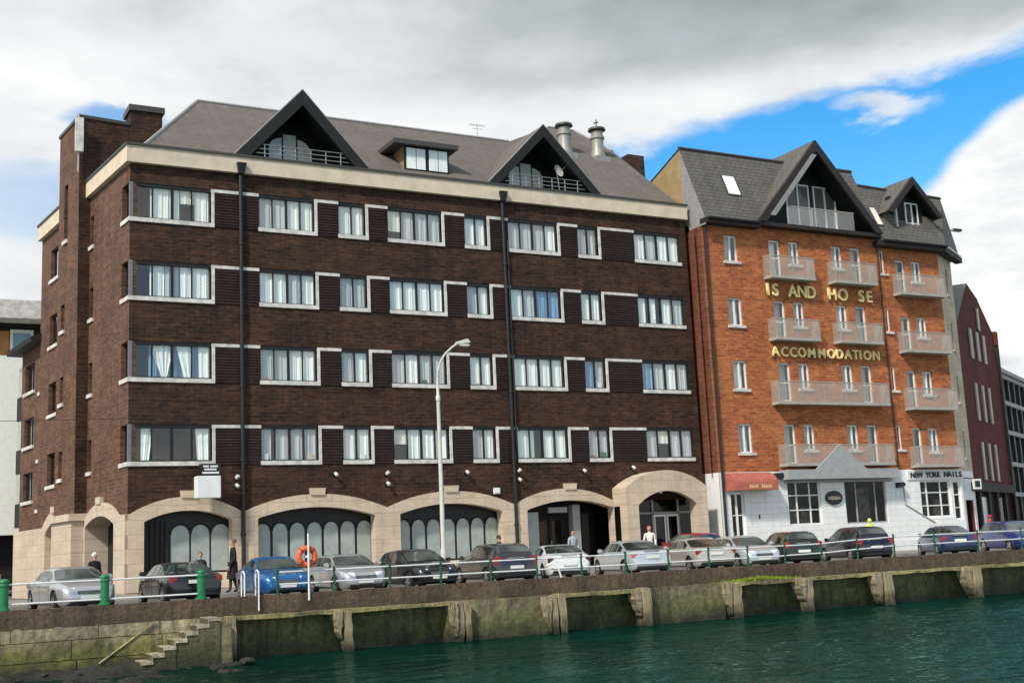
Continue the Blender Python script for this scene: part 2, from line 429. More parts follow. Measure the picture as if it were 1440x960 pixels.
ch = MB(); ch.box(1.05, 2.45, 5.6, 6.9, 18.0, 21.45); c_ = ch.build('chimney', M['brown_brick'], hall)
ch = MB(); ch.box(.95, 2.55, 5.5, 7.0, 21.45, 21.72); ch.build('cap', M['coping_metal'], c_)
# --- cornice
cn = MB(F0); cn.box(-.02, W+.05, -.22, .3, 17.10, 17.80); cn.build('cornice', M['cornice'], hall)
cn = MB(F0); cn.box(-.06, W+.08, -.28, .5, 17.80, 17.90); cn.build('gutter', M['coping_metal'], hall)
for a, b in ((-.22, 5.55), (8.8, 13.9)):
    cn = MB(FS); cn.box(a, b, -.20, .35, 17.098, 17.79); cn.build('cornice', M['cornice'], hall)
    cn = MB(FS); cn.box(a-.06, b, -.26, .5, 17.79, 17.88); cn.build('gutter', M['coping_metal'], hall)
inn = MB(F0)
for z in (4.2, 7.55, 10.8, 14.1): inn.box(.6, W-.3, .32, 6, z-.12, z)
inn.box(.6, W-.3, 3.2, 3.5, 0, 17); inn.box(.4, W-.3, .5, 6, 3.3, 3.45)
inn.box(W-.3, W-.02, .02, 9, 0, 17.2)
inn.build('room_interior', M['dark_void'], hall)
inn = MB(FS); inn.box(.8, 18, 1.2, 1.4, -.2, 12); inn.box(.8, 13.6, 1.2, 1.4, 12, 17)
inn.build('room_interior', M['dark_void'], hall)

# --- windows
def window(root, f, u0, u1, w0, w1, n, fm, dep=.2, ft=.05, gl='glass', bars=(), name='window', rail=None, mull=None):
    mb = MB(f); t = ft
    mb.box(u0, u1, dep, dep+.07, w0, w0+t); mb.box(u0, u1, dep, dep+.07, w1-t, w1)
    mb.box(u0, u0+t, dep, dep+.07, w0+t, w1-t); mb.box(u1-t, u1, dep, dep+.07, w0+t, w1-t)
    for i in range(1, n):
        u = u0+(u1-u0)*i/n; k = mull[i-1] if mull else t*.6
        mb.box(u-k, u+k, dep-.01, dep+.06, w0+t, w1-t)
    for z in bars: mb.box(u0+t, u1-t, dep-.005, dep+.065, z-.025, z+.025)
    o = mb.build(name, fm, root)
    g = MB(f); g.poly([(u0+t*.5, dep+.035, w0+t*.5), (u1-t*.5, dep+.035, w0+t*.5), (u1-t*.5, dep+.035, w1-t*.5), (u0+t*.5, dep+.035, w1-t*.5)])
    g.build('pane', M[gl], o); return o
def curtain(par, f, u0, u1, w0, w1, d, m, taper=0.):
    n = max(4, int((u1-u0)/.05)); ph = random.random()*6; mb = MB(f)
    amp = .018
    us = [u0+(u1-u0)*i/n for i in range(n+1)]
    for a, b in zip(us, us[1:]):
        da = d+amp*sin(a*23+ph)+amp*.6*sin(a*51+ph); db = d+amp*sin(b*23+ph)+amp*.6*sin(b*51+ph)
        ka = (a-u0)/(u1-u0); kb = (b-u0)/(u1-u0)
        if taper > 0: a2, b2 = u0+(a-u0)*(1-taper), u0+(b-u0)*(1-taper)
        elif taper < 0: a2, b2 = u1-(u1-a)*(1+taper), u1-(u1-b)*(1+taper)
        else: a2, b2 = a, b
        mb.poly([(a2, da, w0), (b2, db, w0), (b, db, w1), (a, da, w1)])
    return mb.build('curtain', M[m], par, recalc=False)
M['blind'] = mat('roller_blind', (.80, .78, .70), .9, var=.06)
random.seed(21)
def dress(par, f, u0, u1, w0, w1, n, style, dep):
    d = dep+.10; k = (u1-u0)/n
    if style == 'open':
        curtain(par, f, u0+.06, u0+k*.75, w0, w1, d, 'curtain', .35); curtain(par, f, u1-k*.85, u1-.03, w0, w1, d, 'curtain', -.15)
    elif style == 'blue':
        curtain(par, f, u0, u1, w0, w1, d+.1, 'curtain_blue')
        curtain(par, f, u0, u0+k*.98, w0, w1, d, 'curtain', -.85); curtain(par, f, u0+k, u0+k*1.6, w0, w1, d, 'curtain', .8)
        curtain(par, f, u0+k*1.75, u0+k*2.9, w0, w1, d, 'curtain', -.5); curtain(par, f, u1-k*.75, u1, w0, w1, d, 'curtain', -.05)
    else:
        i = 0
        while i < n:
            r = random.random(); j = min(n, i+random.choice((1, 1, 2)))
            m = {'full': ['curtain']*5+['curtain_grey'], 'mix': ['curtain', 'curtain', 'curtain_grey', 'curtain_grey', 'curtain_warm', 'curtain_blue'], 'grey': ['curtain_grey']*4+['curtain']}[style]
            a = u0+k*i+.015; b = u0+k*j-.015
            if random.random() < .05:            # roller blind half down, dark room below
                curtain(par, f, a, b, w0+random.uniform(.35, .8), w1, d, 'blind'); i = j; continue
            if random.random() < .05: b -= k*random.uniform(.2, .5)
            if random.random() < .16:            # things standing on the sill
                q = MB(f); x = random.uniform(a+.1, max(a+.11, b-.35)); hh = random.uniform(.12, .34)
                q.box(x, x+random.uniform(.12, .3), d-.055, d-.03, w0+.03, w0+hh); q.build('sill_object', M[random.choice(('white_paint', 'white_paint', 'awning', 'post_green', 'stone'))], par)
            if style == 'mix' and r < .12: b -= k*.55
            curtain(par, f, a, b, w0+random.choice((0, 0, .06)), w1, d+random.random()*.03, random.choice(m)); i = j
STY = [['full', 'full', 'full', 'grey', 'grey', 'mix', 'grey', 'full'],
       ['grey', 'full', 'grey', 'full', 'full', 'mix', 'full', 'full'],
       ['blue', 'full', 'full', 'mix', 'full', 'mix', 'mix', 'mix'],
       ['open', 'grey', 'full', 'full', 'full', 'mix', 'grey', 'grey']]
def trim(root_win, u0, u1, z, jamb=True, side=False):
    t = MB(F0); t.box(u0-.02, u1+(.12 if jamb else .02), -.06, .18, z-.02, z+.15)
    if jamb: t.box(u1, u1+.12, -.06, .18, z+.15, z+1.479)
    if side:
        t.fn = FS; t.box(-.06, 1.05, -.06, .18, z-.022, z+.148)
    t.build('sill', M['white_trim'], root_win)
for r, z in enumerate(ROW):
    w0, w1 = z+.15, z+1.62
    o = window(hall, F0, .12, 3.28, w0, w1, 4, M['dark_frame'], .07, .06, mull=(.03, .055, .03))
    m2 = MB(FS); m2.box(.10, .16, .2, .27, w0, w1); m2.box(.94, 1., .2, .27, w0, w1); m2.box(.16, .94, .2, .27, w0, w0+.06); m2.box(.16, .94, .2, .27, w1-.06, w1)
    m2.build('side_frame', M['dark_frame'], o)
    g = MB(FS); g.poly([(.12, .235, w0), (1, .235, w0), (1, .235, w1), (.12, .235, w1)]); g.build('pane', M['glass_dark'], o)
    p = MB(F0); p.box(-.005, .13, -.0, .13, w0, w1); p.build('corner_post', M['grey_post'], o)
    h = MB(F0); h.box(.18, 3.28, .03, .135, w1-.14, w1-.002); h.build('head_shade', M['dark_frame'], o)  # dark strip standing in for the shadow under the window head
    if STY[r][0] == 'open': dress(o, F0, .45, 3.22, w0, w1-.1, 4, 'open', .07)
    else: dress(o, F0, .82, 3.22, w0, w1-.1, 4, STY[r][0], .07)
    trim(o, -.05, 3.28, z, True, True)
    for i, (a, b) in enumerate(WIN):
        n = 4 if b-a > 2 else 2
        o = window(hall, F0, a, b, w0, w1, n, M['dark_frame'], .07, .05, mull=(.025, .05, .025) if n == 4 else (.03,))
        h = MB(F0); h.box(a, b, .03, .135, w1-.15, w1-.002); h.build('head_shade', M['dark_frame'], o)  # head shadow again as a dark strip
        dress(o, F0, a+.05, b-.05, w0, w1-.12, n, STY[r][i+1], .07)
        trim(o, a, b, z, i != 6)
    for a, b in LOU:
        l = MB(F0); k = 12
        for q in range(k):
            zz = z+.02+q*1.45/k
            l.hexa([(a+.002, -.05, zz), (b-.002, -.05, zz), (b-.002, 0.02, zz), (a+.002, 0.02, zz), (a+.002, -.022, zz+1.4/k), (b-.002, -.022, zz+1.4/k), (b-.002, 0.02, zz+1.4/k), (a+.002, 0.02, zz+1.4/k)])
        lo = l.build('louvre_panel', M['louvre'], hall)
        cp = MB(F0); cp.box(a-.15, b, -.06, .02, z+1.48, z+1.61); cp.build('cap_trim', M['white_trim'], lo)
# side windows
for z in ROW:
    o = window(hall, FS, 9.95, 12.1, z, z+1.5, 3, M['dark_frame'], .18, .06, 'glass', (), mull=(.04, .04))
    t = MB(FS); t.box(9.85, 12.2, -.08, .15, z-.16, z); t.build('sill', M['white_trim'], o)
    curtain(o, FS, 10.0, 11.3, z, z+1.5, .4, 'curtain_grey')
    for a, b, f, z0, zt in ((4.95, 5.5, FS, z+.15, z+1.5), (7.6, 8.2, FT, z+.05, z+1.25)):
        if f is FT and z > 14: a, b, z0, zt = 7.3, 7.9, 15.6, 18.2
        o = window(hall, f, a, b, z0, zt, 1, M['dark_frame'], .16, .05, 'glass_dark')
        t = MB(f); t.box(a-.06, b+.06, -.08, .13, z0-.16, z0); t.build('sill', M['white_trim'], o)
def FL(s, d, w): return FS(s, d+.15, w)
for z in (9.88, 7.13, 4.40):
    o = window(hall, FL, 15.4, 17.3, z, z+1.42, 2, M['dark_frame'], .15, .07, 'glass')
    t = MB(FL); t.box(15.3, 17.4, -.1, .14, z-.16, z); t.build('sill', M['white_trim'], o)
    curtain(o, FL, 15.6, 17.1, z, z+1.4, .3, 'curtain_grey')
for z in (9.6, 6.3, 3.9):
    o = window(hall, FL, 13.95, 14.4, z, z+1.45, 1, M['dark_frame'], .15, .05, 'glass_dark')
    t = MB(FL); t.box(13.85, 14.5, -.1, .14, z-.16, z); t.build('sill', M['white_trim'], o)
# passage pier behind the far side arch
mb = MB(FS); mb.box(9.0, 12, 1.0, 1.15, -.3, 3.1); mb.build('passage_wall', M['stone_side'], hall)
mb = MB(FS); mb.box(1.5, 5.4, .88, .98, -.1, 3.1); mb.build('passage_wall', M['dark_void'], hall)

# --- arcade screens in the front arches
def screen(u0, u1, us, pw, top, dep=.55):
    mb = MB(F0); mb.box(u0-.2, u1+.2, dep, dep+.05, 0, 3.3)
    o = mb.build('arcade_screen', M['dark_frame'], hall)
    for u in us:
        p = MB(F0); h = top-pw/2*.9
        pts = [(u-pw/2, .7), (u+pw/2, .7)]+[(u+pw/2*cos(t), h+pw/2*1.0*sin(t)) for t in [PI*i/10 for i in range(11)]]
        p.prism(pts, dep-.03, dep+.01); p.build('arched_panel', M['frost'], o)
        q = MB(F0); q.path([(u+(pw/2+.02)*cos(t), dep-.05, h+(pw/2+.02)*sin(t)) for t in [PI*i/8 for i in range(9)]], .03, 5); q.build('moulding', M['dark_frame'], o)
    mb = MB(F0); mb.box(u0-.1, u1+.1, dep-.14, dep, 0, .62); mb.build('stall_riser', M['cornice'], o)
screen(.61, 4.05, [2.12, 2.92, 3.72], .72, 2.50)
mb = MB(F0)
for i in range(5): mb.box(.75+i*.2, .82+i*.2, .42, .5, .1, 2.7)
mb.build('timber_slats', M['brown_board'], hall)
screen(5.1, 10.16, [5.46+.735*i for i in range(7)], .62, 2.46)
screen(11.3, 16.24, [11.68+.715*i for i in range(7)], .60, 2.42)
# bay 4: entrance with dark doors
mb = MB(F0); mb.box(17.4, 22.3, 2.0, 2.05, 0, 3.2); e4 = mb.build('entrance_screen', M['dark_frame'], hall)
mb = MB(F0); mb.box(17.75, 18.45, .6, .66, .1, 2.6); mb.build('frosted_panel', M['frost'], e4)
mb = MB(F0); mb.box(20.35, 20.75, .7, 1.1, 0, 2.9); mb.build('pillar', M['grey_paint'], e4)
mb = MB(F0); mb.box(21.1, 21.5, 1.2, 1.3, 0, 2.5); mb.build('pillar', M['brown_board'], e4)
for a, b in ((18.7, 19.5), (19.55, 20.3)):
    mb = MB(F0); mb.box(a, b, 1.6, 1.65, .1, 2.4); d_ = mb.build('door', M['brown_board'], e4)
    mb = MB(F0); mb.box(a+.12, b-.12, 1.57, 1.61, .5, 2.2); mb.build('pane', M['glass_dark'], d_)
    mb = MB(F0); mb.box(a+.05, a+.09, 1.52, 1.6, .9, 1.3); mb.build('handle', M['metal'], d_)
mb = MB(F0); mb.box(19.0, 20.0, .6, .7, 2.55, 2.8); mb.build('transom_sign', M['grey_paint'], e4)

# --- porch
def FP(u, d, w): return (u, d-1.2, w)
pc = MB(FP)
ins = arc(22.81, 26.15, 2.72, 3.36, 16)
outl = [(22.16, -.0), (22.81, -.0)]+ins+[(26.15, 0), (26.78, 0), (26.78, 3.55)]+list(reversed(arc(22.16, 26.78, 3.55, 4.33, 16)))[0:]+[(22.16, 3.55)]
n = len(ins)
top = arc(22.16, 26.78, 3.55, 4.33, 30)
def TZ(u):
    for p, q in zip(top, top[1:]):
        if p[0]-1e-6 <= u <= q[0]+1e-6: return p[1]+(q[1]-p[1])*(u-p[0])/(q[0]-p[0])
    return 3.55
for (a, za), (b, zb) in zip(ins, ins[1:]):
    for d in (0, .3): pc.poly([(a, d, za), (b, d, zb), (b, d, TZ(b)), (a, d, TZ(a))])
    pc.poly([(a, 0, za), (b, 0, zb), (b, .3, zb), (a, .3, za)])
for (a, za), (b, zb) in zip(top, top[1:]): pc.poly([(a, 0, za), (b, 0, zb), (b, 1.2, zb), (a, 1.2, za)])
for a, b in ((22.16, 22.81), (26.15, 26.78)):
    pc.box(a, b, 0, .6, -.05, 3.549)
    m_ = (a+b)/2; pc.poly([(a, 0, 3.549), (b, 0, 3.549), (b, 0, TZ(b)), (m_, 0, TZ(m_)), (a, 0, TZ(a))])
pc.poly([(22.17, 0.6, 2.72), (22.17, 1.2, 2.72), (22.17, 1.2, 3.55), (22.17, .6, 3.55)])
pc.poly([(26.77, 0.6, 2.72), (26.77, 1.2, 2.72), (26.77, 1.2, 3.55), (26.77, .6, 3.55)])
po = pc.build('entrance_porch', M['stone'], hall)
mb = MB(FP); mb.poly([(22.3, .3, 3.42), (26.7, .3, 3.42), (26.7, 1.5, 3.42), (22.3, 1.5, 3.42)]); mb.build('soffit', M['brown_board'], po)
for u in (24.4, 25.7):
    mb = MB(); mb.lathe((u, -.75, 3.26), (0, 0, 1), [(.07, 0), (.1, .04), (.1, .14)], 12); mb.build('downlight', M['white_paint'], po)
mb = MB(F0); mb.box(22.3, 27.2, .42, .5, 0, 3.3); mb.build('room_interior', M['dark_void'], po)
mb = MB(F0)
for a, b, c, d in ((22.9, 27.2, 2.33, 2.42), (22.9, 27.2, 0, .1)): mb.box(a, b, .22, .3, c, d)
for u in (23.45, 24.55, 25.3, 26.05, 26.95): mb.box(u-.05, u+.05, .22, .3, .1, 3.3 if u in (23.45, 24.55, 26.05) else 2.33)
pd = mb.build('door_frame', M['grey_paint'], po)
for a, b in ((24.6, 25.25), (25.35, 26.0)):
    mb = MB(F0); mb.box(a, a+.06, .2, .24, .1, 2.3); mb.box(b-.06, b, .2, .24, .1, 2.3); mb.box(a+.06, b-.06, .2, .24, 2.2, 2.3); mb.box(a+.06, b-.06, .2, .24, .1, .3)
    d_ = mb.build('door', M['upvc'], po); mb = MB(F0); mb.poly([(a, .225, .1), (b, .225, .1), (b, .225, 2.3), (a, .225, 2.3)]); mb.build('pane', M['glass_dark'], d_)
mb = MB(F0); mb.poly([(22.9, .29, 0), (27.1, .29, 0), (27.1, .29, 3.3), (22.9, .29, 3.3)]); mb.build('pane', M['glass_dark'], po)

# --- drainpipes
for u, bx in ((4.49, True), (16.91, True)):
    mb = MB(F0); mb.tube((u, -.13, .1), (u, -.13, 17.3), .085)
    for z in (2, 5, 8, 11, 14): mb.tube((u, -.13, z), (u, -.13, z+.12), .115)
    mb.hexa([(u-.12, -.32, 17.05), (u+.12, -.32, 17.05), (u+.12, -.0, 17.05), (u-.12, -.0, 17.05), (u-.2, -.42, 17.5), (u+.2, -.42, 17.5), (u+.2, -.23, 17.5), (u-.2, -.23, 17.5)])
    mb.build('drainpipe', M['pipe'], hall)
mb = MB(F0); mb.tube((17.12, -.09, 15.2), (17.12, -.09, 5.6), .05); mb.build('drainpipe', M['pipe'], hall)

# --- roof
S_ = .79
def rz_(y): return 18.0+S_*(y-.35)
rf = MB()
E0 = (.55, .3, 17.95); E1 = (W+.1, .3, 17.95)
A_ = (4.17, 6, rz_(6)); B_ = (20.75, 6, rz_(6)); Cc = (25.0, 9, rz_(9)); D_ = (26.75, 9, rz_(9)); G_ = (27.75, 6.6, rz_(6.6))
def notch(cx, hw, za): return [(cx-hw, .3, 17.96), (cx, .35+(za-18.0)/S_, za), (cx+hw, .3, 17.96)]
rf.poly([E0]+notch(7.38, 3.1, 21.33)+notch(19.55, 3.2, 21.28)+[E1, G_, D_, Cc, B_, A_])
rf.poly([A_, B_, (20.75, 12, 17.9), (4.17, 12, 17.9)]); rf.poly([B_, Cc, (25, 14, 17.9), (20.75, 12, 17.9)])
rf.poly([Cc, D_, (27.75, 14, 17.9), (25, 14, 17.9)])
rf.poly([E1, G_, (27.75, 14, 17.9)]); rf.poly([G_, D_, (27.75, 14, 17.9)])
roof = rf.build('roof', M['slate'], hall, recalc=False)
rf = MB(); rf.poly([E0, A_, (4.17, 12, 17.9), (-.9, 12, 17.9)]); rf.build('hip_roof', M['slate_y'], hall, recalc=False)
rf = MB(); rf.tube(E0, A_, .09, .09, 6); rf.tube(A_, B_, .09, .09, 6); rf.tube(D_, G_, .08, .08, 6); rf.tube(Cc, D_, .08, .08, 6); rf.build('ridge_tiles', M['verge'], roof)
M['gable_pane'] = mat('gable_pane', (.85, .88, .87), .15, var=.12, scale=2)  # pale colour stands in for sky reflected in the glass
def gable(root, cx, hw, za, y0, fw, mat_roof, wy, zb=17.98, wname='gable_dormer'):
    back = .35+(za-18.0)/S_
    g = MB(); ap = (cx, y0, za); bk = (cx, back, za)
    for s in (-1, 1):
        ft = (cx+s*hw, y0, zb)
        g.poly([ft, ap, bk, (cx+s*hw, .4, zb)] if back > .5 else [ft, ap, bk])
        dn = Vector((0, 0, -.10))
    o = g.build(wname, M['slate_y'], root, recalc=False)
    f = MB(); th = fw   # black barge boards
    k = th/math.sin(math.atan2(hw, za-zb))
    for s in (-1, 1):
        f.hexa([(cx+s*hw, y0-.06, zb), (cx+s*(hw-th*1.35), y0-.06, zb), (cx+s*(hw-th*1.35), y0+.12, zb), (cx+s*hw, y0+.12, zb),
                (cx, y0-.06, za), (cx, y0-.06, za-k), (cx, y0+.12, za-k), (cx, y0+.12, za)])
    f.build('barge_board', M['black_board'], o)
    f = MB()             # the dark soffit lining under the two slopes
    for s in (-1, 1):
        f.poly([(cx+s*(hw-.15), y0+.1, zb), (cx, y0+.1, za-.2), (cx, back, za-.2), (cx+s*(hw-.15), wy, zb)])
    f.build('soffit', M['black_board'], o, recalc=False)
    ve = MB()
    for s in (-1, 1): ve.tube((cx+s*hw, y0-.02, zb+.02), (cx, y0-.02, za+.02), .035, .035, 5)
    ve.build('verge_flashing', M['verge'] if True else None, o)
    fl = MB(); fl.box(cx-hw+.1, cx+hw-.1, y0+.05, wy+.1, zb-.1, zb-.02); fl.build('balcony_floor', M['coping_metal'], o)
    rw = MB(); ru = 3.0*(za-zb)/3.2
    rw.poly([(cx-hw*.95, wy, zb), (cx+hw*.95, wy, zb), (cx, wy, za-.1)])
    b = rw.build('back_wall', M['black_board'], o, recalc=False)
    fr = MB(); w = 1.0
    for i in range(3):
        a = cx-w+i*2*w/3; c = a+2*w/3; m = (a+c)/2
        hA = 19.72 if i != 1 else 19.9
        if i == 0: pts = [(a+.04, 18.2), (c-.04, 18.2), (c-.04, hA)]+[(c-.04-(c-a-.08)*sin(t), 19.2+(hA-19.2)*cos(t)) for t in (.4, .8, 1.2, 1.5)]
        elif i == 2: pts = [(c-.04, 18.2), (a+.04, 18.2), (a+.04, hA)]+[(a+.04+(c-a-.08)*sin(t), 19.2+(hA-19.2)*cos(t)) for t in (.4, .8, 1.2, 1.5)]
        else: pts = [(a+.04, 18.2), (c-.04, 18.2), (c-.04, hA), (a+.04, hA)]
        p = MB(); p.prism(pts, wy-.05, wy-.02); wdo = p.build('arched_window', M['gable_pane'], b)
    ra = MB(); yb = y0+.02
    e = hw-1.0
    for z in (18.22, 18.42, 18.62): ra.tube((cx-e+(z-18.2)*.6, yb-.02, z), (cx+e-(z-18.2)*.6, yb-.02, z), .022, .022, 6)
    for q in range(6):
        u = cx-e*.82+q*e*1.64/5; ra.tube((u, yb, 17.95), (u, yb, 18.64), .025, .025, 6)
    ra.build('balcony_railing', M['metal'], o); return o
gable(hall, 7.38, 3.1, 21.33, .22, .48, 'slate', 2.2)
gable(hall, 19.55, 3.2, 21.28, .22, .42, 'slate', 2.2)
# flat dormer
d = MB(); d.box(12.48, 14.75, .95, 1.02, 18.46, 19.62); dm = d.build('flat_dormer', M['black_board'], hall)
d = MB(); d.box(11.85, 15.12, .62, 3.0, 19.62, 19.84); d.build('dormer_roof', M['coping_metal'], dm)
d = MB()
for u in (12.48, 14.73): d.poly([(u, 1.0, 18.46), (u, 2.5, 19.7), (u, 1.0, 19.63)])
d.build('cheek', M['tan_render'], dm, recalc=False)
for a, b in ((12.58, 13.04), (13.08, 13.52), (13.72, 14.16), (14.20, 14.64)):
    d = MB(); d.box(a, b, .9, .96, 18.54, 19.54); wd = d.build('window', M['gable_pane'], dm)
# roof vents
for x, y, sp in ((23.95, 5.5, False), (26.1, 5.55, True)):
    zb = rz_(y)-.2; v = MB()
    v.lathe((x, y, zb), (0, 0, 1), [(.46, 0), (.40, .35), (.34, .5), (.34, 1.15), (.41, 1.18), (.41, 1.3), (.33, 1.33), (.33, 1.6)], 18)
    vo = v.build('roof_vent', M['vent_metal'], hall, smooth=40)
    v = MB(); v.lathe((x, y, zb+1.6), (0, 0, 1), [(.2, 0), (.5, .08), (.46, .2), (.1, .3)], 18); v.build('cowl', M['coping_metal'], vo, smooth=40)
    v = MB(); v.box(x-.5, x+.5, y-.55, y+.3, zb-.3, zb+.06); v.build('flashing', M['verge'], vo)
    if sp:
        v = MB(); v.tube((x, y, zb+1.8), (x, y, zb+2.35), .03); v.tube((x-.15, y, zb+2.1), (x+.12, y, zb+2.2), .04); v.build('finial', M['coping_metal'], vo)
v = MB(); v.tube((18.9, 6, 22.3), (18.9, 6, 23.2), .02, .02, 6)
for k, z in ((.45, 23.15), (.3, 22.95)): v.tube((18.9-k, 6, z), (18.9+k, 6, z), .014, .014, 5)
for k in range(-2, 3): v.tube((18.9+k*.2, 5.85, 23.15), (18.9+k*.2, 6.15, 23.15), .012, .012, 5)
tag(v.build('tv_aerial', M['metal']), 'thin metal television aerial on the long slate ridge', 'aerial')
v = MB(); v.lathe((20.55, .75, 19.18), (.35, -.9, .25), [(.03, 0), (.20, .03), (.31, .10), (.32, .11), (.20, .06), (.03, .03)], 20)
ds = v.build('satellite_dish', M['white_trim'], smooth=50); tag(ds, 'small white satellite dish inside the right slate gable', 'dish')
v = MB(); v.tube((20.55, .8, 19.15), (20.75, .9, 18.0), .025); v.tube((20.55, .75, 19.1), (20.75, .25, 19.3), .012); v.build('bracket', M['metal'], ds)
# ================================================================== red brick lodging house
YR = -.9
def FR(u, d, w): return (u, YR+d, w)
red = thing('brick_lodging_house', 'orange red brick lodging house with glass balconies and white shopfront', 'building', (27.8, YR, 0), world=True)
X0, X1, X2 = 27.8, 39.75, 44.4
rows_m = [(16.25, 15.02, 14.35), (13.0, 11.70, 10.95), (9.77, 8.45, 7.78), (6.58, 5.27, 4.58)]
rows_r = [(15.8, 14.65, 13.80), (12.6, 11.48, 10.68), (9.58, 8.29, 7.52), (6.43, 5.14, 4.48)]
hw_ = []; specs = []
for t, b, dr in rows_m:
    specs += [(29.2, 30.05, b-.12, t+.02, 2, 'w'), (32.12, 32.88, dr, t, 1, 'd'), (33.44, 34.15, b, t, 2, 'w'), (36.40, 37.15, b, t, 2, 'w'), (37.76, 38.5, dr, t, 1, 'd')]
for t, b, dr in rows_r:
    specs += [(41.05, 41.75, dr, t, 1, 'd'), (42.25, 43.0, b, t, 2, 'w')]
slits = [(39.95, 40.2, t-1.3, t) for t, b, dr in rows_m]
wl = MB(FR); wl.holes(X0, X2, 4.2, 16.85, [s[:4] for s in specs]+slits, 0, .2); wl.build('wall', M['red_brick'], red)
wl = MB(); wl.poly([(X0, YR, 4.2), (X0, 9.0, 4.2), (X0, 9.0, 16.9), (X0, YR, 16.9)]); wl.build('flank_wall', M['red_brick_shaded'], red)
wl = MB(); wl.poly([(X0, YR, 0), (X0, 9, 0), (X0, 9, 4.2), (X0, YR, 4.2)]); wl.build('flank_wall', M['white_paint'], red)
mb = MB(); mb.box(X0+.3, X2-.2, YR+.9, YR+1.0, 4, 16.9)
for z in (7.1, 10.4, 13.7): mb.box(X0+.3, X2-.2, YR+.22, YR+.9, z-.05, z)
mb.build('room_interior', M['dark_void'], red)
random.seed(5)
for u0, u1, w0, w1, n, k in specs:
    o = window(red, FR, u0, u1, w0, w1, n, M['upvc'], .10, .075, 'glass', () if k == 'w' else (w0+.95,), 'window' if k == 'w' else 'balcony_door')
    if k == 'w':
        t = MB(FR); t.box(u0-.12, u1+.12, -.09, .1, w0-.13, w0-.001); t.build('sill', M['white_trim'], o)
    curtain(o, FR, u0+.04, u1-.04, w0, w1, .42, random.choice(('curtain', 'curtain_grey', 'curtain_grey', 'curtain_grey')), random.choice((0, 0, .3)))
for u0, u1, w0, w1 in slits:
    o = window(red, FR, u0, u1, w0, w1, 1, M['upvc'], .05, .06, 'glass_dark')
    t = MB(FR); t.box(u0-.1, u1+.2, -.09, .06, w0-.12, w0-.001); t.build('sill', M['white_trim'], o)
# balconies
def balcony(u0, u1, w0, w1, dp=.62):
    u0 -= .26; u1 -= .30
    s = MB(FR); s.box(u0, u1, -dp, -.002, w0, w0+.14); o = s.build('balcony', M['slab'], red)
    g = MB(FR); g.box(u0+.02, u1-.02, -dp+.01, -dp+.03, w0+.14, w1-.04); g.box(u0+.01, u0+.03, -dp+.03, -.01, w0+.14, w1-.04); g.box(u1-.03, u1-.01, -dp+.03, -.01, w0+.14, w1-.04)
    g.build('glass_panel', M['balcony'], o)
    r = MB(FR); r.box(u0, u1, -dp-.01, -dp+.04, w1-.04, w1); r.box(u0, u0+.05, -dp+.04, -.01, w1-.04, w1); r.box(u1-.05, u1, -dp+.04, -.01, w1-.04, w1)
    k = max(2, round((u1-u0)/1.45))
    for i in range(k+1):
        u = u0+.02+(u1-u0-.07)*i/k; r.box(u, u+.035, -dp+.031, -dp+.06, w0+.14, w1-.04)
    r.build('railing', M['slab'], o)
for z0, z1 in ((14.08, 15.28), (10.85, 11.98)):
    balcony(31.9, 34.9, z0, z1); balcony(36.25, 39.3, z0, z1)
balcony(31.75, 39.35, 7.55, 8.75); balcony(31.9, 39.3, 4.42, 5.52)
for z0, z1 in ((13.72, 14.92), (10.52, 11.68), (7.38, 8.56), (4.28, 5.4)): balcony(40.95, 44.4, z0, z1)
# chamfered stone corner
def FC(u, d, w): return (44.4+u*.906-d*.423, YR+u*.423+d*.906, w)
st_ = [(1.15, 1.45, t-1.6, t-.1) for t, b, dr in rows_r]
mb = MB(FC); mb.holes(0, 2.25, 4.1, 16.7, st_, 0, .2); mb.build('stone_corner', M['stone'], red)
mb = MB(FC); mb.holes(0, 2.25, 0, 4.1, [(.4, 1.9, .1, 2.5)], 0, .3); mb.build('shopfront_corner', M['white_paint'], red)
mb = MB(FC); mb.box(.02, 2.2, .32, .36, 0, 16.5); mb.build('room_interior', M['dark_void'], red)
for a, b, c, d_ in st_:
    o = window(red, FC, a, b, c, d_, 1, M['dark_frame'], .12, .04, 'glass_dark')
    t = MB(FC); t.box(a-.08, b+.12, -.07, .1, c-.12, c-.001); t.build('sill', M['stone'], o)
mb = MB(FC); mb.box(2.25, 2.3, 0, 6, 0, 16.6); mb.build('end_wall', M['stone_side'], red)

# roof: steep front slope, gentler rear slope, slate hung flank
ze, zr, ye, yr = 16.95, 21.1, -1.4, .4
rf = MB()
rf.poly([(X0-.05, ye, ze), (31.05, ye, ze), (34.73, yr, zr), (X0-.05, yr, zr)])
rf.poly([(36.17, yr, zr), (39.7, yr, zr), (39.7, ye, ze)])
rf.poly([(X0-.05, yr, zr), (39.7, yr, zr), (39.7, 10, 17.6), (X0-.05, 10, 17.6)])
zr2 = 20.35
rf.poly([(39.7, ye, 16.7), (44.55, ye, 16.7), (46.6, yr, zr2-.15), (39.7, yr, zr2)])
rf.poly([(39.7, yr, zr2), (46.6, yr, zr2-.15), (48.0, 8, 17), (39.7, 8, 17)])
rr = rf.build('roof', M['slate2'], red, recalc=False)
rf = MB()
rf.poly([(44.55, ye, 16.7), (47.2, -.05, 16.55), (46.6, yr, zr2-.15)]); rf.poly([(47.2, -.05, 16.55), (49.5, 6, 16.6), (46.6, yr, zr2-.15)])
rf.build('hip_roof', M['slate2_y'], red, recalc=False)
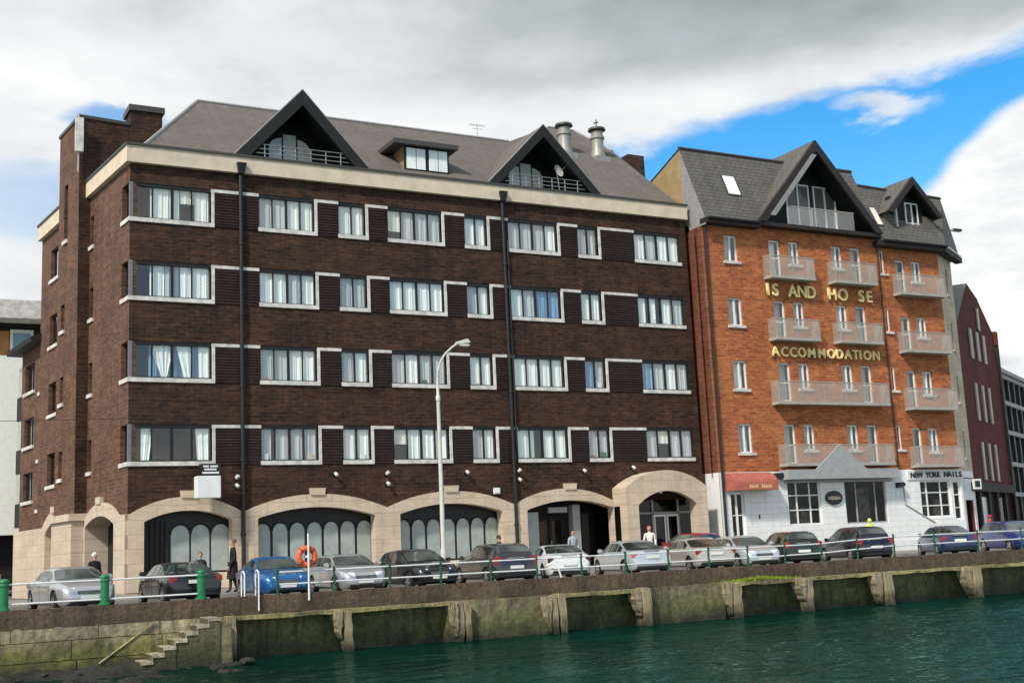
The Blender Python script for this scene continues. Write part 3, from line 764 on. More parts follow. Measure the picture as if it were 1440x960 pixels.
mb = MB(); mb.tube((X0-.05, yr, zr+.03), (39.7, yr, zr+.03), .09, .09, 6); mb.tube((39.7, yr, zr2+.03), (46.6, yr, zr2-.12), .09, .09, 6); mb.build('ridge_tiles', M['coping_metal'], rr)
mb = MB(); mb.poly([(X0-.01, ye+.02, 16.6), (X0-.01, .0, 16.6), (X0-.01, .42, 17.4), (X0-.01, yr, zr-.06), (X0-.01, ye, ze-.02)]); mb.build('slate_cheek', M['verge'], red, recalc=False)
mb = MB(); mb.poly([(X0, .0, 16.6), (X0, 10, 16.2), (X0, 10, 17.5), (X0, yr, zr-.06), (X0, .42, 17.4)]); mb.build('gable_wall', M['tan_render'], red, recalc=False)
mb = MB(); mb.box(28.8, 29.9, 6.6, 7.6, 18, 22.9); mb.build('chimney', M['brown_brick'], red)
mb = MB(FR); mb.box(X0-.02, 31.3, -.52, .0, 16.70, 16.96); mb.build('eaves_fascia', M['brown_board'], red)
mb = MB(FR); mb.box(39.5, 44.55, -.52, .0, 16.42, 16.72); mb.build('eaves_fascia', M['brown_board'], red)
mb = MB(FR); mb.tube((X0+.1, -.6, 16.93), (31.2, -.6, 16.93), .08); mb.build('gutter', M['black_board'], red)
mb = MB(FR); mb.tube((39.8, -.6, 16.7), (44.6, -.6, 16.7), .08); mb.build('gutter', M['black_board'], red)
mb = MB(); mb.hexa([(44.5, -1.45, 16.40), (47.3, -.12, 16.25), (47.2, .3, 16.25), (44.4, -.9, 16.4), (44.5, -1.45, 16.70), (47.3, -.12, 16.55), (47.2, .3, 16.55), (44.4, -.9, 16.7)]); mb.build('eaves_fascia', M['brown_board'], red)
mb = MB(); mb.hexa([(44.7, -1.40, 16.72), (47.2, -.2, 16.57), (47.19, -.18, 16.57), (44.69, -1.38, 16.72), (44.75, -1.36, 16.82), (47.2, -.16, 16.67), (47.19, -.14, 16.67), (44.74, -1.34, 16.82)]); mb.build('verge_board', M['white_trim'], red)
# skylights
for x0, x1, y, z, rt in ((29.85, 30.75, 0, 0, 0), (39.95, 40.5, 0, 0, 0)):
    k = (yr-ye)/(zr-ze) if x0 < 39 else (yr-ye)/(zr2-16.7); zb_ = ze if x0 < 39 else 16.7
    za, zc = (18.5, 19.75) if x0 < 39 else (17.7, 18.95)
    f = lambda z: ye+(z-zb_)*k-.05
    mb = MB(); t = .07
    mb.hexa([(x0, f(za), za), (x1, f(za), za), (x1, f(za)+.1, za), (x0, f(za)+.1, za), (x0, f(zc), zc), (x1, f(zc), zc), (x1, f(zc)+.1, zc), (x0, f(zc)+.1, zc)])
    sk = mb.build('skylight', M['coping_metal'], red)
    mb = MB(); mb.poly([(x0+t, f(za+t)-.01, za+t), (x1-t, f(za+t)-.01, za+t), (x1-t, f(zc-t)-.01, zc-t), (x0+t, f(zc-t)-.01, zc-t)]); mb.build('pane', M['curtain'] if x0 < 39 else M['curtain_warm'], sk)
# big gable
def red_gable(cx, hw, za, zb, y0, wy, fw, back):
    g = MB()
    for s in (-1, 1): g.poly([(cx+s*hw, y0, zb), (cx, y0, za), (cx, back, za), (cx+s*hw, back, zb)])
    o = g.build('gable_roof', M['slate2_y'], red, recalc=False)
    f = MB(); k = fw/math.sin(math.atan2(hw, za-zb))
    for s in (-1, 1):
        f.hexa([(cx+s*hw, y0-.05, zb), (cx+s*(hw-fw*1.3), y0-.05, zb), (cx+s*(hw-fw*1.3), y0+.15, zb), (cx+s*hw, y0+.15, zb),
                (cx, y0-.05, za), (cx, y0-.05, za-k), (cx, y0+.15, za-k), (cx, y0+.15, za)])
    f.build('barge_board', M['brown_board'], o)
    f = MB()
    for s in (-1, 1): f.poly([(cx+s*(hw-.2), y0+.1, zb+.05), (cx, y0+.1, za-.25), (cx, wy, za-.25), (cx+s*(hw-.2), wy, zb+.05)])
    f.build('soffit', M['black_board'], o, recalc=False)
    w = MB(); w.poly([(cx-hw+.1, wy, zb), (cx+hw-.1, wy, zb), (cx, wy, za-.2)]); b = w.build('back_wall', M['black_board'], o, recalc=False)
    return o, b
cxg, zag, zbg = 35.45, 21.9, 17.05
o, b = red_gable(cxg, 4.35, zag, zbg, -1.45, .0, .42, 6.0)
v = MB(); k1 = (zag-zbg)/4.35
v.hexa([(cxg-3.55, -1.53, zbg+.35), (cxg-3.2, -1.53, zbg+.35), (cxg-3.2, -1.45, zbg+.35), (cxg-3.55, -1.45, zbg+.35), (cxg-.35, -1.53, zag-.85), (cxg-.02, -1.53, zag-.85), (cxg-.02, -1.45, zag-.85), (cxg-.35, -1.45, zag-.85)])
v.build('inner_verge', M['verge'], o)
def FG(u, d, w): return (u, 0+d, w)
for u0, u1, n in ((34.3, 35.95, 2), (36.25, 37.85, 2)):
    q = MB(); q.box(u0+.05, u1-.05, -.03, -.012, 17.4, 19.75); q.build('pale_backing', M['curtain_grey'], b)  # pale panel added behind the glass to brighten the panes
    window(b, FG, u0, u1, 17.35, 19.8, n, M['upvc'], -.10, .09, 'glass_dark', (18.5,))
f = MB(FR); f.box(31.3, 39.6, -.5, .9, 16.86, 17.06); f.build('gable_floor', M['brown_board'], o)
f = MB(FR)
f.box(33.2, 37.9, -.40, -.37, 17.06, 18.05); f.build('glass_panel', M['glass'], o)
f = MB(FR); f.box(33.2, 37.9, -.42, -.36, 18.05, 18.1); f.box(34.9, 34.95, -.42, -.36, 17.06, 18.05); f.box(36.5, 36.55, -.42, -.36, 17.06, 18.05); f.build('balcony_railing', M['slab'], o)
# right gable over a slate-hung dormer
o, b = red_gable(42.62, 2.15, 20.65, 18.45, -1.3, -.3, .34, 3.6)
for s in (-1, 1):
    f = MB()
    f.hexa([(42.62+s*1.95, -1.1, 16.9), (42.62+s*1.2, -1.1, 16.9), (42.62+s*1.2, -.3, 16.9), (42.62+s*1.95, -.3, 16.9), (42.62+s*1.95, -.7, 18.5), (42.62+s*1.2, -.7, 18.5), (42.62+s*1.2, -.2, 19.0), (42.62+s*1.95, -.2, 18.6)])
    f.build('slate_cheek', M['slate2'], o)
f = MB(); f.box(41.4, 43.9, -.62, -.3, 16.9, 19.6); f.build('back_wall', M['black_board'], o)
def FG2(u, d, w): return (u, -.75+d, w)
window(b, FG2, 42.45, 43.45, 17.1, 19.3, 2, M['upvc'], .04, .08, 'glass_dark', (18.1,))
f = MB(); f.box(41.55, 41.68, -.85, -.65, 16.95, 19.1); f.build('jamb_board', M['white_trim'], o)
mb = MB(); mb.tube((45.5, .4, 18.3), (48.0, .5, 18.42), .06); la = mb.build('light_arm', M['lamp_pole'], red)
mb = MB(); mb.box(47.5, 48.15, .38, .62, 18.36, 18.5); mb.build('lamp_head', M['pipe'], la)
# pipes
mb = MB(); mb.tube((27.95, YR-.1, .4), (27.95, YR-.1, 16.7), .07); mb.build('drainpipe', M['pipe'], red)
mb = MB(); mb.tube((27.62, -.5, 4.2), (27.62, -.5, 16.4), .06); mb.build('drainpipe', M['red_brick_shaded'], red)
mb = MB(); mb.tube((39.7, YR-.08, 4.3), (39.7, YR-.08, 16.5), .03); mb.build('drainpipe', M['pipe'], red)

# white shopfront
sp = [(28.4, 29.25, .15, 3.2), (32.0, 34.15, 1.5, 3.70), (35.8, 38.7, 1.45, 3.68), (41.2, 43.45, 1.62, 3.6), (43.68, 44.25, 1.45, 3.55)]
mb = MB(FR); mb.holes(X0, X2, -.1, 4.2, sp, -.03, .25); mb.build('shopfront', M['white_block'], red)
mb = MB(FR); mb.box(X0+.2, X2-.1, .6, .7, 0, 4.1); mb.build('room_interior', M['dark_void'], red)
mb = MB(FR)
for a, b_, c, d_, m_ in ((32.2, 33.0, .35, 2.9, 'x'), (33.2, 33.9, .4, 2.4, 'x'), (41.5, 42.2, .35, 3.2, 'x'), (42.6, 43.2, .4, 2.6, 'x'), (37.2, 38.0, .45, 3.3, 'x')): mb.box(a, b_, c+.1, c+.14, 1.3, d_)
mb.build('interior_fittings', mat('interior_fittings', (.34, .29, .22), .8, var=.8, scale=4), red)
def shopwin(u0, u1, w0, w1, us, zs, fm='upvc', name='shop_window'):
    o = window(red, FR, u0, u1, w0, w1, 1, M[fm], .06, .08, 'glass_dark', zs, name)
    for u in us:
        mb = MB(FR); mb.box(u-.035, u+.035, .05, .12, w0+.08, w1-.08); mb.build('glazing_bar', M[fm], o)
    return o
shopwin(32.0, 34.15, 1.5, 3.7, (32.62, 33.48), (2.25, 2.98))
shopwin(35.8, 38.7, 1.45, 3.68, (36.62, 37.95), (), 'grey_paint', 'glazed_entrance')
shopwin(41.2, 43.45, 1.62, 3.6, (41.72, 42.75), (2.25, 2.95))
shopwin(43.68, 44.25, 1.45, 3.55, (), (2.1, 2.8))
o = window(red, FR, 28.4, 29.25, .15, 3.2, 2, M['upvc'], .12, .09, 'glass_dark', (1.1, 2.1), 'door')
mb = MB(FR); mb.box(28.42, 28.5, .02, .12, 1.1, 1.3); mb.build('handle', M['metal'], o)
mb = MB(FR); mb.box(X0-.02, X2, -.07, -.03, -.1, .5); mb.build('plinth', M['white_paint'], red)
mb = MB(FR); mb.box(31.55, 39.0, -.74, -.031, 3.76, 4.24); fa = mb.build('canopy_fascia', M['grey_paint'], red)
mb = MB(FR); mb.prism([(33.4, 4.241), (36.8, 4.241), (35.1, 5.52)], -.74, -.64); mb.build('pediment', M['grey_paint'], fa)
mb = MB(FR); mb.box(31.85, 39.1, -.18, -.031, 3.6, 3.738); mb.build('awning_box', M['grey_paint'], fa)
mb = MB(FR); mb.box(40.3, 44.38, -.10, -.031, 3.66, 4.16); mb.build('sign_band', M['white_paint'], red)
mb = MB(FR)
mb.path([(39.95, -.05, 3.6), (39.98, -.05, 2.35), (42.0, -.05, 1.35)], .04, 6); mb.build('trim_strip', M['grey_paint'], red)
mb = MB(FR); mb.box(39.35, 39.75, -.08, -.031, 2.8, 4.18); mb.build('pilaster', M['white_paint'], red)
mb = MB(FR); mb.box(30.05, 30.12, -.06, -.031, 1.9, 2.1); mb.build('door_plate', M['pipe'], red)

# signs on the red building
def lettering(name, label, items, m, y, z, size, ext=.03, asc=.72, group=None):
    xs = [x for _, x in items]
    root = thing(name, label, 'lettering', (sum(xs)/len(xs), y, z), group=group)
    for ch, x in items:
        me = text_mesh(ch, size/asc, ext); me.materials.append(m)
        o = bpy.data.objects.new('letter', me); C.objects.link(o); o.parent = root
        o.location = (x-root.location.x, 0, 0); o.rotation_euler = (PI/2, 0, 0)
    return root
lettering('wall_lettering', 'gold capitals reading IS AND HO SE between the upper balconies of the red facade',
          list(zip('ISANDHOSE', (31.72, 32.22, 33.36, 34.0, 34.62, 36.08, 36.84, 38.15, 38.72))), M['gold'], YR-.12, 13.25, .64, .06)
acc = [31.84+.04, 32.48, 33.05, 33.64, 34.28, 34.98, 35.63, 36.22, 36.80, 37.34, 37.68, 38.18, 38.80]
lettering('wall_lettering', 'gold capitals reading ACCOMMODATION above the long balcony of the red facade',
          list(zip('ACCOMMODATION', acc)), M['gold'], YR-.12, 10.08, .50, .06)
t = 'NEW YORK NAILS'; k = 3.62/(len(t)-1)
lettering('shop_lettering', 'black shop name lettering on the white band over the right hand shop window',
          [(c, 40.62+i*k) for i, c in enumerate(t) if c != ' '], M['black'], YR-.13, 3.76, .30, .02)
sg = thing('oval_sign', 'black oval sign with pale lettering band between the two white shop windows', 'sign', (34.98, YR-.1, 2.81), world=True)
mb = MB(); mb.prism([(34.98+.56*cos(a), 2.81+.36*sin(a)) for a in [2*PI*i/28 for i in range(28)]], YR-.12, YR-.035); mb.build('board', M['black'], sg)
mb = MB()
for x0, x1, h in ((-.40, -.22, .07), (-.20, -.02, .09), (.0, .2, .09), (.22, .40, .07)): mb.box(34.98+x0, 34.98+x1, YR-.13, YR-.12, 2.80-h, 2.80+h)
mb.build('lettering_band', M['stone'], sg)
aw = thing('door_awning', 'red rounded canvas awning over the white shopfront door', 'awning', (29.6, YR, 3.3), world=True)
mb = MB(); n = 8
pr = [(YR-.06-.80*sin(PI/2*i/n), 3.55+.62*cos(PI/2*i/n)) for i in range(n+1)]+[(YR-.86, 3.28)]
for (ya, za), (yb, zb) in zip(pr, pr[1:]): mb.poly([(28.1, ya, za), (30.75, ya, za), (30.75, yb, zb), (28.1, yb, zb)])
for x in (28.1, 30.75): mb.poly([(x, y, z) for y, z in pr]+[(x, YR-.06, 3.28)])
mb.build('canvas', M['awning'], aw, recalc=False)
mb = MB()
for x0, w in ((28.95, .10), (29.07, .09), (29.18, .09), (29.29, .09), (29.40, .1), (29.70, .10), (29.82, .09), (29.93, .09), (30.04, .09), (30.15, .09), (30.26, .09)): mb.box(x0, x0+w*.7, YR-.872, YR-.861, 3.36, 3.36+(.15 if int(x0*100) % 3 else .18))
mb.build('lettering', mat('awning_letter', (.75, .50, .22), .6), aw)
hs_ = thing('hanging_sign', 'white box sign below a small dark lettered plate on the brown brick wall', 'sign', (3.0, -.4, 3.5), world=True)
mb = MB(); mb.box(2.42, 3.36, -1.05, -.55, 3.5, 4.36); mb.build('sign_box', M['white_paint'], hs_, bevel=.02)
mb = MB(); mb.box(2.60, 3.36, -.98, -.60, 4.36, 4.84); pl = mb.build('name_plate', M['black'], hs_)
mb = MB()
for x0, x1, z in ((2.68, 2.9, 4.70), (2.95, 3.25, 4.70), (2.72, 3.2, 4.58), (2.64, 3.3, 4.45)): mb.box(x0, x1, -.995, -.98, z, z+.07)
mb.build('lettering', M['white_paint'], pl)
mb = MB(); mb.tube((2.9, -.55, 4.0), (2.9, -.0, 4.0), .03); mb.tube((3.2, -.55, 4.5), (3.2, 0, 4.5), .03); mb.build('bracket', M['pipe'], hs_)
# little wall lights
def flood(x, z, label, up=False, y=0.):
    o = thing('wall_floodlight', label, 'floodlight', (x, y, z), group='small floodlights over the stone arches', world=True)
    mb = MB(); mb.tube((x, y, z), (x+.03, y-.22, z+.03), .03); mb.box(x-.06, x+.06, y-.03, y, z-.08, z+.06); mb.build('bracket', M['pipe'], o)
    mb = MB(); k = .12 if up else -.14
    mb.lathe((x+.03, y-.2, z+.03), (.35, -.5, k*4), [(.04, -.09), (.065, -.07), (.08, .07), (.07, .09)], 12); mb.build('lamp_head', M['white_trim'], o, smooth=40)
for x, z, lab, up in ((4.2, 4.32, 'upper one of two little floodlights right of the white box sign', True), (4.2, 3.98, 'lower one of two little floodlights right of the white box sign', False),
        (8.39, 4.39, 'little floodlight over the keystone of the second front arch', False), (10.7, 4.40, 'upper one of two little floodlights between second and third arches', True),
        (10.72, 3.96, 'lower one of two little floodlights between second and third arches', False), (14.5, 4.40, 'little floodlight over the keystone behind the street lamp pole', False),
        (17.12, 4.44, 'upper one of two little floodlights beside the second drainpipe', True), (17.12, 4.04, 'lower one of two little floodlights beside the second drainpipe', False),
        (20.56, 4.40, 'little floodlight over the dark entrance arch', False), (23.3, 4.52, 'little floodlight at the left of the projecting stone porch', False)): flood(x, z, lab, up)
o = thing('alarm_box', 'white alarm box on brown brick above the third arch', 'alarm', (16.02, 0, 3.6), world=True)
mb = MB(); mb.box(15.86, 16.18, -.1, 0, 3.44, 3.72); mb.build('case', M['white_paint'], o, bevel=.02)
mb = MB(); mb.box(15.9, 16.14, -.115, -.1, 3.46, 3.51); mb.build('strobe', M['frost'], o)
for x, z, lab in ((31.35, 3.95, 'small black lamp on white wall right of the red awning'), (39.55, 3.35, 'small black lamp on the white pilaster left of the shop lettering')):
    o = thing('wall_lamp', lab, 'lamp', (x, YR, z), world=True)
    mb = MB(); mb.hexa([(x-.22, YR-.42, z), (x+.22, YR-.42, z), (x+.22, YR-.1, z-.12), (x-.22, YR-.1, z-.12), (x-.22, YR-.36, z+.16), (x+.22, YR-.36, z+.16), (x+.22, YR-.1, z+.16), (x-.22, YR-.1, z+.16)]); mb.build('lamp_head', M['black'], o)
    mb = MB(); mb.tube((x, YR-.1, z), (x, YR, z), .04); mb.build('bracket', M['pipe'], o)
o = thing('projecting_sign', 'small white framed sign with dark panel projecting at the stone corner', 'sign', (44.9, -1.2, 3.3), world=True)
mb = MB(); mb.box(44.75, 45.35, -1.42, -1.34, 3.05, 3.6); mb.build('frame', M['white_paint'], o)
mb = MB(); mb.box(44.85, 45.25, -1.425, -1.42, 3.15, 3.5); mb.build('panel', M['black'], o)
mb = MB(); mb.tube((44.8, -1.38, 3.62), (44.7, -.8, 3.7), .03); mb.build('bracket', M['pipe'], o)

# ================================================================== far buildings
def FF(u, d, w): return (46.5+.873*u-.488*d, .1+.488*u+.873*d, w)
o = thing('maroon_brick_building', 'narrow maroon brick gabled building beyond the white shopfront', 'building', FF(0, 0, 0), world=True)
mb = MB(FF)
sl = []
for z0, z1 in ((11.0, 12.8), (7.25, 9.5), (3.7, 5.95)): sl += [(u, u+.75, z0, z1) for u in (2.9, 4.75, 6.55)]
mb.holes(-.6, 11, 3.3, 12.0, [s for s in sl if s[3] < 12], .05, .35)
for (a, za), (b, zb) in zip([(-.6, 12.0), (4.1, 15.7), (6.8, 15.1), (10.2, 13.2), (11, 13.1)], [(4.1, 15.7), (6.8, 15.1), (10.2, 13.2), (11, 13.1)]):
    mb.poly([(a, .05, 12.0), (b, .05, 12.0), (b, .05, zb), (a, .05, za)])
mb.build('wall', M['maroon_brick'], o)
mb = MB(FF); mb.box(-.6, 11, .45, .5, 0, 12); mb.box(-.6, 11, .2, .45, 0, 3.29); mb.build('room_interior', M['dark_void'], o)
for a, b, z0, z1 in sl:
    w = MB(FF); w.box(a+.45, b+.25, .0 if z1 > 12 else .02, .3, z0, z1); wo = w.build('pale_reveal', M['cornice'], o)
    w = MB(FF); w.box(a, a+.45, -.0, .1, z0, z1); w.build('window', M['glass_dark'] if False else M['dark_frame'], o)
w = MB(FF); w.box(5.6, 6.0, -.02, .1, 13.0, 14.4); w.build('window', M['dark_frame'], o); w = MB(FF); w.box(6.0, 6.4, -.03, .1, 13.0, 14.4); w.build('pale_reveal', M['cornice'], o)
mb = MB(FF); mb.poly([(-.6, .06, 12.0), (4.1, .06, 15.7), (4.1, 9, 15.7), (-.6, 9, 12.0)]); mb.poly([(4.1, .06, 15.7), (6.8, .06, 15.1), (6.8, 9, 15.1), (4.1, 9, 15.7)]); mb.poly([(6.8, .06, 15.1), (11, .06, 13.1), (11, 9, 13.1), (6.8, 9, 15.1)]); mb.build('roof', M['verge'], o, recalc=False)
mb = MB(FF); mb.poly([(11, .05, 0), (11, 9, 0), (11, 9, 13), (11, .05, 13)]); mb.poly([(-.6, .05, 0), (-.6, 9, 0), (-.6, 9, 12), (-.6, .05, 12)]); mb.build('side_wall', M['maroon_brick'], o)
mb = MB(FF); mb.box(10.6, 11.2, -.1, .4, 12.6, 13.5); mb.build('parapet_block', M['maroon_brick'], o)
mb = MB(FF); mb.tube((10.9, -.06, .3), (10.9, -.06, 12.8), .09); mb.build('drainpipe', M['pipe'], o)
mb = MB(FF); mb.box(-.6, 11, -.15, .04, 3.0, 3.5); sf = mb.build('shop_fascia', M['black_board'], o)
for u in (1.2, 3.6, 6.0, 8.4):
    mb = MB(FF); mb.box(u, u+.35, -.02, .18, 0, 3.0); mb.build('pilaster', M['brown_board'], o)
mb = MB(FF); mb.box(1.7, 3.4, .1, .19, .2, 2.7); mb.build('shop_window', M['frost'], o)
mb = MB(FF); mb.box(6.5, 8.2, .1, .19, .2, 2.7); mb.build('shop_window', M['glass_dark'], o)
o = thing('grey_office_block', 'pale grey glazed office block at the far right edge', 'building', FF(11.5, 0, 0), world=True)
mb = MB(FF); mb.box(11.5, 40, .6, 12, 0, 10.9); mb.build('wall', M['frost'], o)
mb = MB(FF)
for z in (3.0, 5.0, 7.1, 9.1, 10.9): mb.box(11.5, 40, .3, .6, z-.14, z+.14)
mb.build('floor_band', M['grey_paint'], o)
for i in range(15):
    mb = MB(FF); mb.box(11.5+i*1.9, 11.68+i*1.9, .35, .6, 0, 10.8); mb.build('mullion', M['dark_frame'], o)
mb = MB(FF); mb.box(11.3, 40, .1, 12, 11.04, 11.3); mb.build('roof', M['grey_paint'], o)
mb = MB(FF); mb.box(13, 40, 2, 12, 11.3, 12.0); mb.build('plant_room', M['white_paint'], o)
mb = MB(FF); mb.box(11.5, 40, .5, .598, 0, 2.8); mb.build('ground_floor', M['brown_board'], o)
# left modern block
o = thing('white_rendered_building', 'cream rendered modern block with flat roof at the left edge', 'building', (-4, 24, 0), world=True)
mb = MB(); mb.box(-22, 6, 24, 34, 3.0, 13.0); mb.build('wall', mat('cream_render', (.86, .86, .78), .8, var=.06), o)
mb = MB(); mb.box(-22, 6, 25.2, 34, 13.0, 15.1); mb.build('set_back_storey', M['dark_void'], o)
mb = MB(); mb.box(-22, 6.2, 23.6, 34.2, 15.1, 16.15); mb.build('roof', M['white_trim'], o)
mb = MB(); mb.box(-2.7, -2.05, 25.1, 25.19, 13.0, 14.6); mb.build('timber_panel', mat('orange_timber', (.42, .17, .05), .6, var=.2), o)
mb = MB(); mb.box(-2.0, -.75, 25.08, 25.19, 13.05, 14.7); wo = mb.build('window', M['upvc'], o)
mb = MB(); mb.box(-1.85, -.9, 25.05, 25.08, 13.2, 14.5); mb.build('pane', mat('blue_pane', (.22, .38, .46), .15), wo)
mb = MB(); mb.box(-22, 6, 25, 33, 0, 3.0); mb.build('undercroft', M['dark_void'], o)
mb = MB(); mb.box(-22, -2.3, 24, 24.3, -.2, .9); mb.build('low_wall', M['stone'], o)
# ================================================================== ground, road, water
QY = -10.7
def sheet(name, x0, x1, y0, y1, z0, z1, m):
    mb = MB(); mb.poly([(x0, y0, z0), (x1, y0, z0), (x1, y1, z1), (x0, y1, z1)])
    return tag(mb.build(name, m, recalc=False), kind='structure')
sheet('ground', -400, 600, -4.9, 700, -.32, -.32, M['earth'])
sheet('road', -90, 160, -10.25, -4.7, -.26, -.22, M['asphalt'])
mb = MB(); mb.box(-90, 160, -4.85, -4.70, -.4, -.10); tag(mb.build('kerb', M['kerb']), kind='structure')
sheet('pavement', -90, 160, -4.7, 0.8, -.104, -.01, M['paving'])
def water_mat():
    m, nt, b = new_mat('river_water')
    co = obj_co(nt)
    f = noise(nt, co, .09, 3)
    L(nt, ramp(nt, f, [(.35, (.0015, .014, .009)), (.7, (.0035, .036, .028))]), b.inputs['Base Color'])
    b.inputs['Specular IOR Level'].default_value = .13; b.inputs['Specular Tint'].default_value = (.42, .82, .76, 1)
    b.inputs['Roughness'].default_value = .06; b.inputs['IOR'].default_value = 1.33
    mp = N(nt, 'ShaderNodeMapping'); mp.inputs['Rotation'].default_value = (0, 0, .45); mp.inputs['Scale'].default_value = (.55, 1.25, 1); L(nt, co, mp.inputs[0])
    n1 = noise(nt, mp.outputs[0], .9, 3, .55, .6); n2 = noise(nt, mp.outputs[0], 3.4, 3, .6, .4); n3 = noise(nt, mp.outputs[0], .25, 2)
    h = mth(nt, 'ADD', mth(nt, 'MULTIPLY', n1, 1.), mth(nt, 'MULTIPLY', n2, .5))
    am = ramp(nt, n3, [(.35, (.55,)*3), (.65, (1.1,)*3)])
    # a gust roughens the open water towards the far right
    vd = N(nt, 'ShaderNodeVectorMath', operation='DISTANCE'); L(nt, co, vd.inputs[0]); vd.inputs[1].default_value = (27, -30, 0)
    gr = N(nt, 'ShaderNodeMapRange', interpolation_type='SMOOTHSTEP'); L(nt, mth(nt, 'ADD', vd.outputs['Value'], mth(nt, 'MULTIPLY', n3, 8.)), gr.inputs[0]); gr.inputs[1].default_value = 24; gr.inputs[2].default_value = 8
    n5 = noise(nt, mp.outputs[0], 7.5, 2, .6, .5)
    h = mth(nt, 'ADD', mth(nt, 'MULTIPLY', h, am), mth(nt, 'MULTIPLY', gr.outputs[0], mth(nt, 'ADD', mth(nt, 'MULTIPLY', n2, .8), mth(nt, 'MULTIPLY', n5, .6))))
    bump(nt, b, h, .6, .16)
    # turbid river: body colour under a thin tinted surface reflection
    out = nt.nodes['Material Output']; df = N(nt, 'ShaderNodeBsdfDiffuse'); gl = N(nt, 'ShaderNodeBsdfGlossy')
    bn = b.inputs['Normal'].links[0].from_socket; bc = b.inputs['Base Color'].links[0].from_socket
    L(nt, bc, df.inputs['Color']); L(nt, bn, df.inputs['Normal']); L(nt, bn, gl.inputs['Normal'])
    gl.inputs['Color'].default_value = (.50, .86, .80, 1); gl.inputs['Roughness'].default_value = .05
    lw = N(nt, 'ShaderNodeLayerWeight'); lw.inputs[0].default_value = .5; L(nt, bn, lw.inputs['Normal'])
    fc = mth(nt, 'ADD', .025, mth(nt, 'MULTIPLY', mth(nt, 'POWER', lw.outputs['Facing'], 4.2), .50))
    mxs = N(nt, 'ShaderNodeMixShader'); L(nt, fc, mxs.inputs[0]); L(nt, df.outputs[0], mxs.inputs[1]); L(nt, gl.outputs[0], mxs.inputs[2])
    L(nt, mxs.outputs[0], out.inputs['Surface']); return m
RX0, RX1, RY0, RY1 = -14., 66., -38., -10.4
def ripple(a, b):
    x = RX0+(RX1-RX0)*a; y = RY1+(RY0-RY1)*b
    e = min(1, a*12, (1-a)*12, b*14, (1-b)*8)
    g = .55+.75*max(0, min(1, (x-4)/26))*max(0, min(1, (-y-11)/9))+.45*mnoise.noise(Vector((x*.11, y*.16, 2)))
    c, s = .93, .37; u, v = x*c+y*s, -x*s+y*c
    h = .060*mnoise.noise(Vector((u*.62, v*1.25, .3)))+.040*mnoise.noise(Vector((u*1.5, v*2.6, 5.)))+.020*mnoise.noise(Vector((u*3.3, v*5.2, 9.)))
    return (x, y, -1.95+e*max(.2, g)*h)
mb = MB(); mb.grid(ripple, 520, 210)
for x0, x1, y0, y1 in ((-400, RX0, -400, RY1), (RX1, 600, -400, RY1), (RX0, RX1, -400, RY0)): mb.poly([(x0, y0, -1.95), (x1, y0, -1.95), (x1, y1, -1.95), (x0, y1, -1.95)])
rv = mb.build('river', water_mat(), recalc=False); tag(rv, kind='structure')
rv.data.shade_smooth()
if rv.data.polygons[0].normal.z < 0: rv.data.flip_normals()
sheet('riverbed', -400, 600, -400, -9, -4.5, -4.5, M['earth'])

# ================================================================== quay
qw = thing('quay_wall', 'mossy concrete and stone quay wall with brown coping beam along the river', 'quay wall', (0, QY, 0), world=True)
qm_cop = mossy('coping_concrete', (.112, .070, .044), (.080, .058, .032), (.062, .055, .026), -.9, -.2, (.03, .022, .016), 1.5)
qm_led = mossy('ledge_timber', (.30, .25, .125), (.26, .225, .075), (.10, .085, .04), -1.1, -.55, (.06, .05, .03), 2.)
qm_wall = mossy('mossy_stone', (.17, .15, .075), (.082, .084, .026), (.02, .021, .014), -2.05, -.75, (.018, .018, .010), 1.)
qm_left = mossy('mossy_stone_left', (.31, .26, .165), (.155, .152, .038), (.055, .056, .022), -1.95, -.75, (.05, .042, .026), 1.)
random.seed(3)
def rough_box(mb, x0, x1, y0, y1, z0, z1, step=.6, j=.03):
    xs = [x0+(x1-x0)*i/max(1, int((x1-x0)/step)) for i in range(max(1, int((x1-x0)/step))+1)]
    prev = None
    for x in xs:
        k = [random.uniform(-j, j) for _ in range(4)]
        s = [(x, y0+k[0], z0+k[1]), (x, y1, z0), (x, y1, z1+k[2]*.4), (x, y0+k[3], z1+k[2]*.5)]
        if prev:
            for a in range(4):
                b = (a+1) % 4; mb.poly([prev[a], s[a], s[b], prev[b]])
        else: mb.poly(s)
        prev = s
    mb.poly(prev)
mb = MB(); rough_box(mb, -60, 110, QY, QY+.5, -.63, -.07, .55, .025); mb.build('coping', qm_cop, qw)
mb = MB(); rough_box(mb, .75, 8.4, QY-.34, QY+.3, -.76, -.632, .5, .02); rough_box(mb, 12.5, 16.1, QY-.34, QY+.3, -.76, -.632, .5, .02); rough_box(mb, 20.2, 100, QY-.34, QY+.3, -.76, -.632, .5, .025); mb.build('timber_ledge', qm_led, qw)
mb = MB()
mb.grid(lambda a, b: (.4+100*a, QY+.35+random.uniform(-.04, .04), -3.2+2.6*b), 160, 8)
mb.build('lower_wall', qm_wall, qw, recalc=False)
mb = MB()
for x0, x1 in ((8.4, 12.3), (16.2, 19.9)):
    rough_box(mb, x0, x1, QY-.22, QY+.5, -3, -.634, .5, .05)
mb.build('concrete_infill', mossy('infill_concrete', (.16, .135, .075), (.112, .112, .038), (.028, .028, .018), -1.95, -.75, (.04, .034, .02)), qw)
mb = MB()
